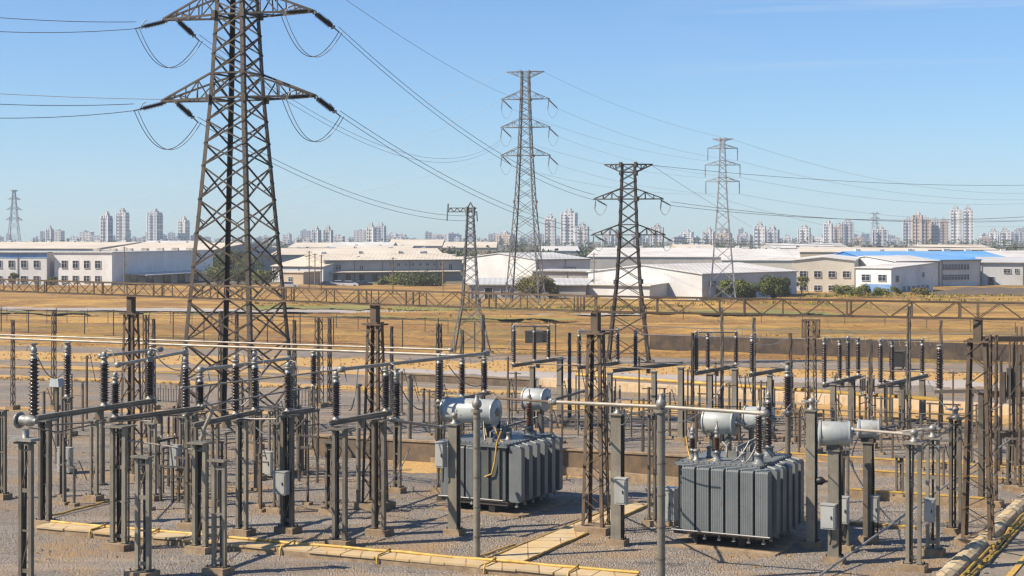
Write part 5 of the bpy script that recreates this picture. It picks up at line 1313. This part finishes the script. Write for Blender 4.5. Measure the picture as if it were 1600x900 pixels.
bld('grey blue warehouse behind the single sided pylon', G(838,447), G(922,445), 30, 6.2, 'white_wall_b', 'roof_grey', 'gable', 1.4, wins=row(4,8,12,.7,3.4,4.4))
bld('beige gabled warehouse with pale roof behind the big white warehouse', G(1128,437), G(1250,437.5), 44, 5.2, 'beige_wall', 'roof_white', 'gable', 2.8)
bld('dark grey low block between the slim pylon and the white shed', G(832,452), G(935,453), 16, 4.0, 'grey_wall', 'roof_grey', 'flat', wins=row(5,1,12,.9,1.6,2.6), name='outbuilding', cat='building')
t, pt, L = bld('beige building with two rows of dark windows right of the bushes', G(1238,457), G(1335,457.8), 46, 6.7, 'beige_wall', 'roof_white', 'gablefront', .7, wins=row(4,.8,12.6,1.35,3.3,4.5)+row(4,.8,12.6,1.35,.5,1.5), name='factory_building', cat='building')
t, pt, L = bld('white building with a blue painted panel under two windows', G(1337,459.3), G(1393,460.6), 22, 5.3, 'white_wall', 'roof_white', 'mono', .7, wins=[(1.4,3.1,2.8,4.),(5,6.6,2.8,4.)], sidewins=[(2,3.4,2.6,3.8),(16,17,3.3,4.2)]+row(6,5,20,1.2,.5,1.5), name='factory_building', cat='building')
m = MB(); m.hexa([pt(1.8,-.05,.1),pt(L-.05,-.05,.1),pt(L-.05,-.004,.1),pt(1.8,-.004,.1),pt(1.8,-.05,2.1),pt(L-.05,-.05,2.1),pt(L-.05,-.004,2.1),pt(1.8,-.004,2.1)]); m.build('blue_panel', M['blue_band'], t)
m = MB(); m.bar(pt(L+.02,-.02,0), pt(L+.02,-.02,5.3), .14); m.build('corner_strip', M['blue'], t)
t, pt, L = bld('three storey white building with rows of windows and a blue roof at the right', G(1468,450.5), G(1532,449), 26, 6.3, 'white_wall_b', 'roof_blue', 'gable', 1.0, wins=row(9,.6,9.4,.72,4.2,5.4)+row(9,.6,9.4,.72,1.9,3.0), name='office_building', cat='building')
bld('white wing joined to the left end of the blue roofed building', G(1400,452), G(1467,450.6), 20, 6.1, 'white_wall', 'roof_white', 'gable', 1.1, sidewins=[], wins=[(8.6,9.8,1.4,2.4),(8.6,9.8,3.8,4.8)], name='office_building', cat='building')
bld('long bright blue roofed factory behind the right hand buildings', G(1352,437), G(1575,436), 32, 5.7, 'blue', 'roof_blue', 'gable', 1.7)
bld('grey and white building cut by the right edge beside the dark bank', G(1530,448), G(1660,449), 22, 5.6, 'white_wall_b', 'roof_grey', 'mono', .9, wins=[(5.5,7,3.3,4.2),(8,8.8,3.3,4.2)]+row(2,10,18,1.0,3.0,4.2), doors=[(0,2,3.3,.1,2.3)], name='factory_building', cat='building')
bld('tan flat roofed warehouse behind the long blue factory', G(1245,426), G(1450,427), 40, 6.6, 'tan_wall', 'roof_tan', 'gable', 1.3)
bld('pale shed with white roof at the far right edge', G(1572,433), G(1700,433), 40, 5.5, 'white_wall_b', 'roof_white', 'gable', 1.8)
rb = random.Random(5)
far = []
for i, (x0, x1, yb, e, r_) in enumerate(((-60,52,402,5,3),(55,122,405,6,2.6),(125,205,403,5.6,2.6),(210,300,404,6,3),(305,345,402,5,2),(450,512,404,5.6,2.4),(515,612,405,5.8,2.6),(606,690,403,6.4,3.2),(692,775,404,5.6,2.8),(845,905,407,4.5,2),(1060,1120,404,5,2),(100,190,414,6,2),(-30,90,415,6,2),(520,640,413,5.6,1.8),(1450,1560,408,5.2,2.2),(1210,1330,405,5.5,2.2))):
    nb = ('at the far left','left of the first tall towers','in front of the two tall towers','below the single wide tower','behind the tall pylon','right of the tall pylon','below the paired small towers','with a curved end before the double tower','behind the single sided pylon','beyond the slim pylon','left of the hazy pylon','nearer, behind the white building with four windows','nearest the left edge','with a blue patch beside it','at the right below the twin towers','behind the beige building')[i]
    bld(f"distant pale roofed shed {nb}", G(x0,yb), G(x1,yb), 45 + 20*rb.random(), e, 'grey_wall' if i%2 else 'tan_wall', 'roof_tan' if i%3 else 'roof_white', 'gable', r_, group='distant pale sheds')

# ------------------------------------------------------------------ skyline towers
TW = [(158,176,330,'g'),(182,202,325,'w'),(231,254,326,'g'),(279,296,338,'w'),(487,502,353,'g'),(505,521,352,'g'),(573,588,348,'w'),(587,604,347,'g'),(850,870,334,'w'),(876,904,326,'w'),(898,922,347,'w'),(1015,1039,349,'w'),(1063,1085,358,'w'),(1097,1119,355,'g'),(1120,1145,359,'t'),(1150,1176,362,'g'),(1177,1198,346,'w'),(1196,1219,352,'g'),(1246,1268,350,'w'),(1257,1273,364,'t'),(1287,1302,343,'w'),(1299,1321,348,'t'),(1313,1336,341,'g'),(1361,1390,352,'g'),(1410,1427,338,'g'),(1426,1443,329,'t'),(1440,1456,336,'t'),(1454,1470,339,'g'),(1466,1483,339,'t'),(1484,1503,321,'w'),(1502,1523,321,'w'),(1333,1351,366,'t'),(1392,1408,368,'g'),(1531,1551,366,'t'),(1543,1561,356,'w'),(1560,1580,354,'w'),(1577,1602,357,'g'),(772,806,361,'t'),(940,960,362,'g'),(985,1003,360,'g'),(1220,1240,366,'w'),(1275,1290,366,'w'),(72,84,352,'g'),(1602,1625,350,'w')]
LBW = ['left one of the first pair of towers at the far left','taller right one of the first pair of towers at the far left','wide tower standing alone left of the tall pylon','smaller tower nearest the left leg of the tall pylon','left tower of the low pair right of the tall pylon','right tower of the low pair right of the tall pylon','left half of the double tower below the falling wires','right half of the double tower below the falling wires','tower just right of the slim grey pylon','tallest tower between the slim grey and the dark pylon','shorter tower against the right of the tallest one near the dark pylon','tower just right of the dark field pylon','squat tower second right of the dark field pylon','tower just left of the hazy pylon legs','low brownish tower behind the hazy pylon','low grey tower just right of the hazy pylon','pale tower third right of the hazy pylon','grey tower joined to the right of a taller pale one','lone pale tower above the beige gabled warehouse','small tan block at the foot of a lone pale tower','left tower of the cluster above the beige building','tan middle tower of the cluster above the beige building','tall grey right tower of the cluster above the beige building','broad grey tower under the tiny far pylon','leftmost tower of the tan cluster at the right','tallest tan tower of the right hand cluster','third tan tower of the right hand cluster','fourth, greyer tower of the right hand cluster','last tan tower touching the twin white towers','left one of the tall twin white towers','right one of the tall twin white towers','low tan block between the cluster and the broad grey tower','low grey block left of the tan cluster','low tan block right of the twin white towers','pale tower first in the group at the right edge','pale tower in the middle of the group at the right edge','greyer tower last in the group at the right edge','broad tan block low behind the slim grey pylon','grey block left of the dark field pylon','grey block half behind the dark field pylon','low pale block right of the hazy pylon','low pale block left of the right hand cluster','faint bluish block far off at the left','tower cut off at the right edge']
for (x0, x1, yt, k), lb in zip(TW, LBW):
    d = rb.uniform(1350, 1750) + (500 if yt > 355 else 0); s_ = d/F; wv = (x1-x0)*s_; h = H - (yt-HY)*s_; mt = M[{'w':'tw_white','t':'tw_tan','g':'tw_grey'}[k]]
    c = Vector((((x0+x1)/2-CX)*s_, d, 0)); t = thing('tower_block', 'high rise ' + lb, 'tower block', c, 'residential tower blocks on the skyline'); t.rotation_euler = (0,0,R(rb.uniform(-28,-14)))
    a = wv*.40; b = wv*.34; hb = h - 4
    m = MB(); X_, Y_ = Vector((1,0,0)), Vector((0,1,0)); m.box((0,0,hb/2), (a*2, b*1.5, hb)); o = m.build('main_block', mt); o.parent = t
    m = MB()
    for i in (-1,1): m.box((i*a*.62,0,(hb-2)/2), (a*.62, b*2.1, hb-2))
    o = m.build('bay', mt); o.parent = t
    m = MB(); m.box((0,0,hb+1), (a*.9,b*1.1,2.)); m.box((0,0,hb+2.9), (a*.5,b*.6,2.2)); o = m.build('roof_block', M['tw_low']); o.parent = t
    m = MB()
    for i in (-.98,-.3,.3,.98): m.box((i*a, -b*1.07 if abs(i) > .5 else -b*.77, hb/2), (.7,.7,hb+.8))
    o = m.build('pilaster', M['white_wall' if k != 't' else 'tan_wall']); o.parent = t
# low blocks of the far city
for i in range(180):
    x = rb.uniform(-20, 1640); d = rb.uniform(2000, 3050); s_ = d/F
    hgt = rb.uniform(5, 15) if rb.random() < .85 else rb.uniform(15, 24)
    if x < 700: hgt *= .85
    wv = rb.uniform(7,19); c = Vector(((x-CX)*s_, d, 0))
    m = MB(); m.box((0,0,hgt/2), (wv, rb.uniform(6,11), hgt)); m.box((rb.uniform(-.3,.3)*wv,0,hgt+1), (3,4,2)); 
    o = m.build('low_rise_block', M['tw_low'] if i%3 else M['tw_grey']); o.location = c; o.rotation_euler = (0,0,R(rb.uniform(-25,20))); tag(o, 'low hazy city block among many along the foot of the skyline', 'city block', 'low blocks of the far city')

# ------------------------------------------------------------------ trees
def tree(name, label, c, w_, h, mat, n, trunk_h=.25, leaf=.35, seed=1, group=None, flat=.9):
    rr = random.Random(seed); t = thing(name, label, 'bush' if 'bush' in name else 'tree', c, group); m = MB()
    m.tube([c, c + Z*h*trunk_h + Vector((rr.gauss(0,.1),0,0)), c + Z*h*.6], [w_*.05, w_*.035, w_*.012], 7)
    cl = []
    for _ in range(max(7, int(w_*3))):
        a = rr.uniform(0,6.28); ph = rr.uniform(-.5,1.3); r = rr.uniform(.45,.95)
        p = c + Vector((math.cos(a)*math.cos(ph)*w_*.5*r, math.sin(a)*math.cos(ph)*w_*.5*r, h*(trunk_h*.8 + .12) + (h*(1-trunk_h*.8)-.12*h)*(.42 + .5*math.sin(ph)*r)))
        cl.append((p, rr.uniform(.13,.26)*w_)); m.tube([c + Z*h*rr.uniform(trunk_h*.7,.5), p], [w_*.018, w_*.004], 5, False)
    m.build('trunk', M['trunk'], t); m = MB()
    for _ in range(n):
        p, r = cl[rr.randrange(len(cl))]; q = Vector((rr.gauss(0,1), rr.gauss(0,1), rr.gauss(0,1))).normalized()*(r*rr.random()**.45); q.z *= flat
        o = p + q
        if o.z < .15: o.z = .15 + rr.random()*.3
        nn = (q.normalized() + Vector((rr.gauss(0,.5), rr.gauss(0,.5), rr.gauss(0,.5)+.3))).normalized(); x = nn.cross(Vector((rr.gauss(0,1),rr.gauss(0,1),rr.gauss(0,1)))).normalized(); y = nn.cross(x); l = leaf*rr.uniform(.6,1.3)
        m.add([o - x*l*.5, o + y*l*.28, o + x*l*.5, o - y*l*.28], [(0,1,2,3)])
    m.build('crown', M[mat], t); return t
tree('round_bush', 'large round olive bush in front of the low grey shed', G(841,470.6), 7.2, 4.6, 'leaf_olive', 9000, .08, .36, 2)
tree('leafy_tree', 'left one of two bushy trees in front of the big white warehouse', G(1149,472), 6.2, 3.9, 'leaf', 7500, .1, .34, 3)
tree('leafy_tree', 'larger right one of two bushy trees in front of the big white warehouse', G(1208,472.5), 7.2, 4.5, 'leaf', 9000, .1, .34, 4)
tree('small_tree', 'small upright tree at the left corner of the beige building', G(1253,461), 2.8, 3.9, 'leaf', 1500, .2, .3, 5)
for i, (x, y, w_, h, lb) in enumerate(((1315,463,5.5,1.9,'low green bush in front of the beige building'),(1347,464,4.,2.2,'green bush at the foot of the blue painted panel'),(1376,465,4.2,1.5,'low bush in front of the blue painted panel'),(1400,463,2.5,2.2,'small bush at the corner of the white building with blue panel'),(22,447,3.,3.2,'small round tree in front of the blue banded building'),(82,447,2.6,2.4,'small bush between the two white buildings at the left'),(1435,462,4,1.2,'low scrub at the left end of the dark bank'))):
    tree('green_bush', lb, G(x,y), w_, h, 'leaf' if i != 6 else 'leaf_olive', int(500*w_), .06, .32, 20+i, 'bushes by the buildings')
for i, (x, y, w_, h, lb) in enumerate(((330,432,10,7,'dense tree behind the left leg of the tall pylon'),(362,430,11,8,'tallest tree behind the middle of the tall pylon'),(392,432,9,6,'tree behind the nearest leg of the tall pylon'),(340,444,8,4.5,'low yellowish tree before the tall pylon gap'),(372,445,7,4,'low green tree at the foot of the trees behind the tall pylon'),(410,446,7,3.6,'low tree at the right foot of the tall pylon'),(745,442,7,5,'green tree just right of the single sided pylon'),(770,440,8,5.6,'green tree left of the slim grey pylon'),(795,442,6,4.6,'green tree at the foot of the slim grey pylon'),(632,447,9,2.2,'long low bush before the grey factory, left part'),(660,448,10,2.6,'long low bush before the grey factory, right part'),(612,447,6,1.6,'small low bush before the grey factory'))):
    tree('leafy_tree' if h > 3 else 'green_bush', lb, G(x,y), w_, h, ('leaf','leaf_dark','leaf')[i%3], int(330*w_), .12, .42, 40+i, 'trees among the factories')
def belt(name, x0, x1, d0, d1, h, n, seed):
    rr = random.Random(seed); m = MB()
    for _ in range(n):
        x = rr.uniform(x0, x1); d = rr.uniform(d0, d1); c = Vector(((x-CX)/F*d, d, 0)); r = rr.uniform(1.6,4.2); hh = h*rr.uniform(.5,1.25)
        for _ in range(26):
            q = Vector((rr.gauss(0,.55)*r, rr.gauss(0,.55)*r, hh*rr.uniform(.1,1))); f = 1.25 - .9*(q.z/hh)**2; q.x *= f; o = c + q; l = rr.uniform(.8,1.9)
            x_ = Vector((rr.gauss(0,1), rr.gauss(0,1), rr.gauss(0,1))).normalized(); y_ = x_.cross(Vector((rr.gauss(0,1),rr.gauss(0,1),rr.gauss(0,1)))).normalized()
            m.add([o - x_*l*.5, o + y_*l*.4, o + x_*l*.5, o - y_*l*.4], [(0,1,2,3)])
    return tag(m.build(name, M['leaf_dark']), kind='stuff')
belt('tree_belt', -60, 1700, 1250, 1600, 8, 620, 9); belt('tree_belt', -60, 1700, 800, 1050, 5.5, 620, 1); belt('tree_belt', 640, 1000, 560, 760, 5.2, 170, 2); belt('tree_belt', -60, 330, 600, 700, 5, 100, 3); belt('tree_belt', 1000, 1700, 640, 760, 4.6, 200, 4)
# thin bare poles among the factories
for i, (x, yb, yt, lb) in enumerate(((194,462,385,'slim pole with small crossbars in front of the grey shaded side'),(614,462,402,'slim yellowish pole in front of the grey factory, left of centre'),(692,465,408,'slim pole in front of the grey factory near its right end'),(483,455,392,'left bare pole of the small cluster before the white gabled shed'),(492,455,396,'second bare pole of the small cluster before the white gabled shed'),(502,457,398,'third bare pole of the small cluster before the white gabled shed'),(928,468,395,'slim grey pole left of the dark field pylon'))):
    d = dist(yb); c = G(x,yb); h = H - (yt-HY)*d/F; t = thing('utility_pole', lb, 'pole', c, 'thin poles among the factories'); MB().tube([c, c+Z*h], .11, 7).build('pole', M['steel_rust' if i%2 else 'footing'], t)
    m = MB()
    for z_ in (h*.97, h*.8, h*.62): m.bar(c + Z*z_ - U*rb.uniform(.5,1.0), c + Z*z_ + U*rb.uniform(.5,1.), .1)
    m.build('crossarm', M['steel_rust'], t)
# parked cars far off
def car(label, c, rot, mat):
    t = thing('parked_car', label, 'car', c, 'cars parked before the grey factory'); x = Vector((math.cos(rot), math.sin(rot), 0)); y = Vector((-x.y, x.x, 0))
    sec = [(-2.1,.35,.75),(-2.0,.3,.9),(-1.2,.28,1.0),(1.1,.28,.95),(1.9,.3,.8),(2.1,.35,.7)]
    m = MB(); P = []
    for a, z0, z1 in sec: P += [c + x*a - y*.82 + Z*z0, c + x*a + y*.82 + Z*z0, c + x*a + y*.8 + Z*z1, c + x*a - y*.8 + Z*z1]
    n = len(sec); m.add(P, [(0,1,2,3)[::-1], tuple(range(4*n-4,4*n))] + [(4*i+k, 4*i+(k+1)%4, 4*i+4+(k+1)%4, 4*i+4+k) for i in range(n-1) for k in range(4)]); m.build('body', mat, t)
    m = MB(); B = [(-1.7,.95),(1.05,.95)]; Tt = [(-1.0,1.42),(.45,1.42)]
    m.hexa([c + x*B[0][0] - y*.75 + Z*.92, c + x*B[1][0] - y*.75 + Z*.92, c + x*B[1][0] + y*.75 + Z*.92, c + x*B[0][0] + y*.75 + Z*.92, c + x*Tt[0][0] - y*.62 + Z*1.42, c + x*Tt[1][0] - y*.62 + Z*1.42, c + x*Tt[1][0] + y*.62 + Z*1.42, c + x*Tt[0][0] + y*.62 + Z*1.42]); m.build('window', M['glass'], t)
    m = MB(); m.box(c + x*-.28 + Z*1.44, (1.5,1.28,.05), x, y); m.build('roof', mat, t)
    for a in (-1.35,1.3):
        for e in (-.8,.8): m = MB(); m.lathe([(.32,-.1),(.32,.1)], c + x*a + y*e + Z*.32, 12, y); m.build('wheel', M['black'], t)
cw_ = paint('white_car_paint', (.7,.7,.7), (.65,.65,.65), .3); cd_ = paint('dark_car_paint', (.03,.035,.05), (.03,.03,.04), .3)
for x, y, r_, mt, lb in ((530,448,.1,cw_,'white car parked before the grey factory, left one'),(546,448.6,.0,cw_,'white car parked before the grey factory, right one'),(568,448,.2,cd_,'dark car parked right of the white cars'),(452,450,.1,cw_,'white car parked beside the tan annex'),(512,449,0,cd_,'dark car parked left of the white cars')):
    car(lb, G(x,y), r_, mt)
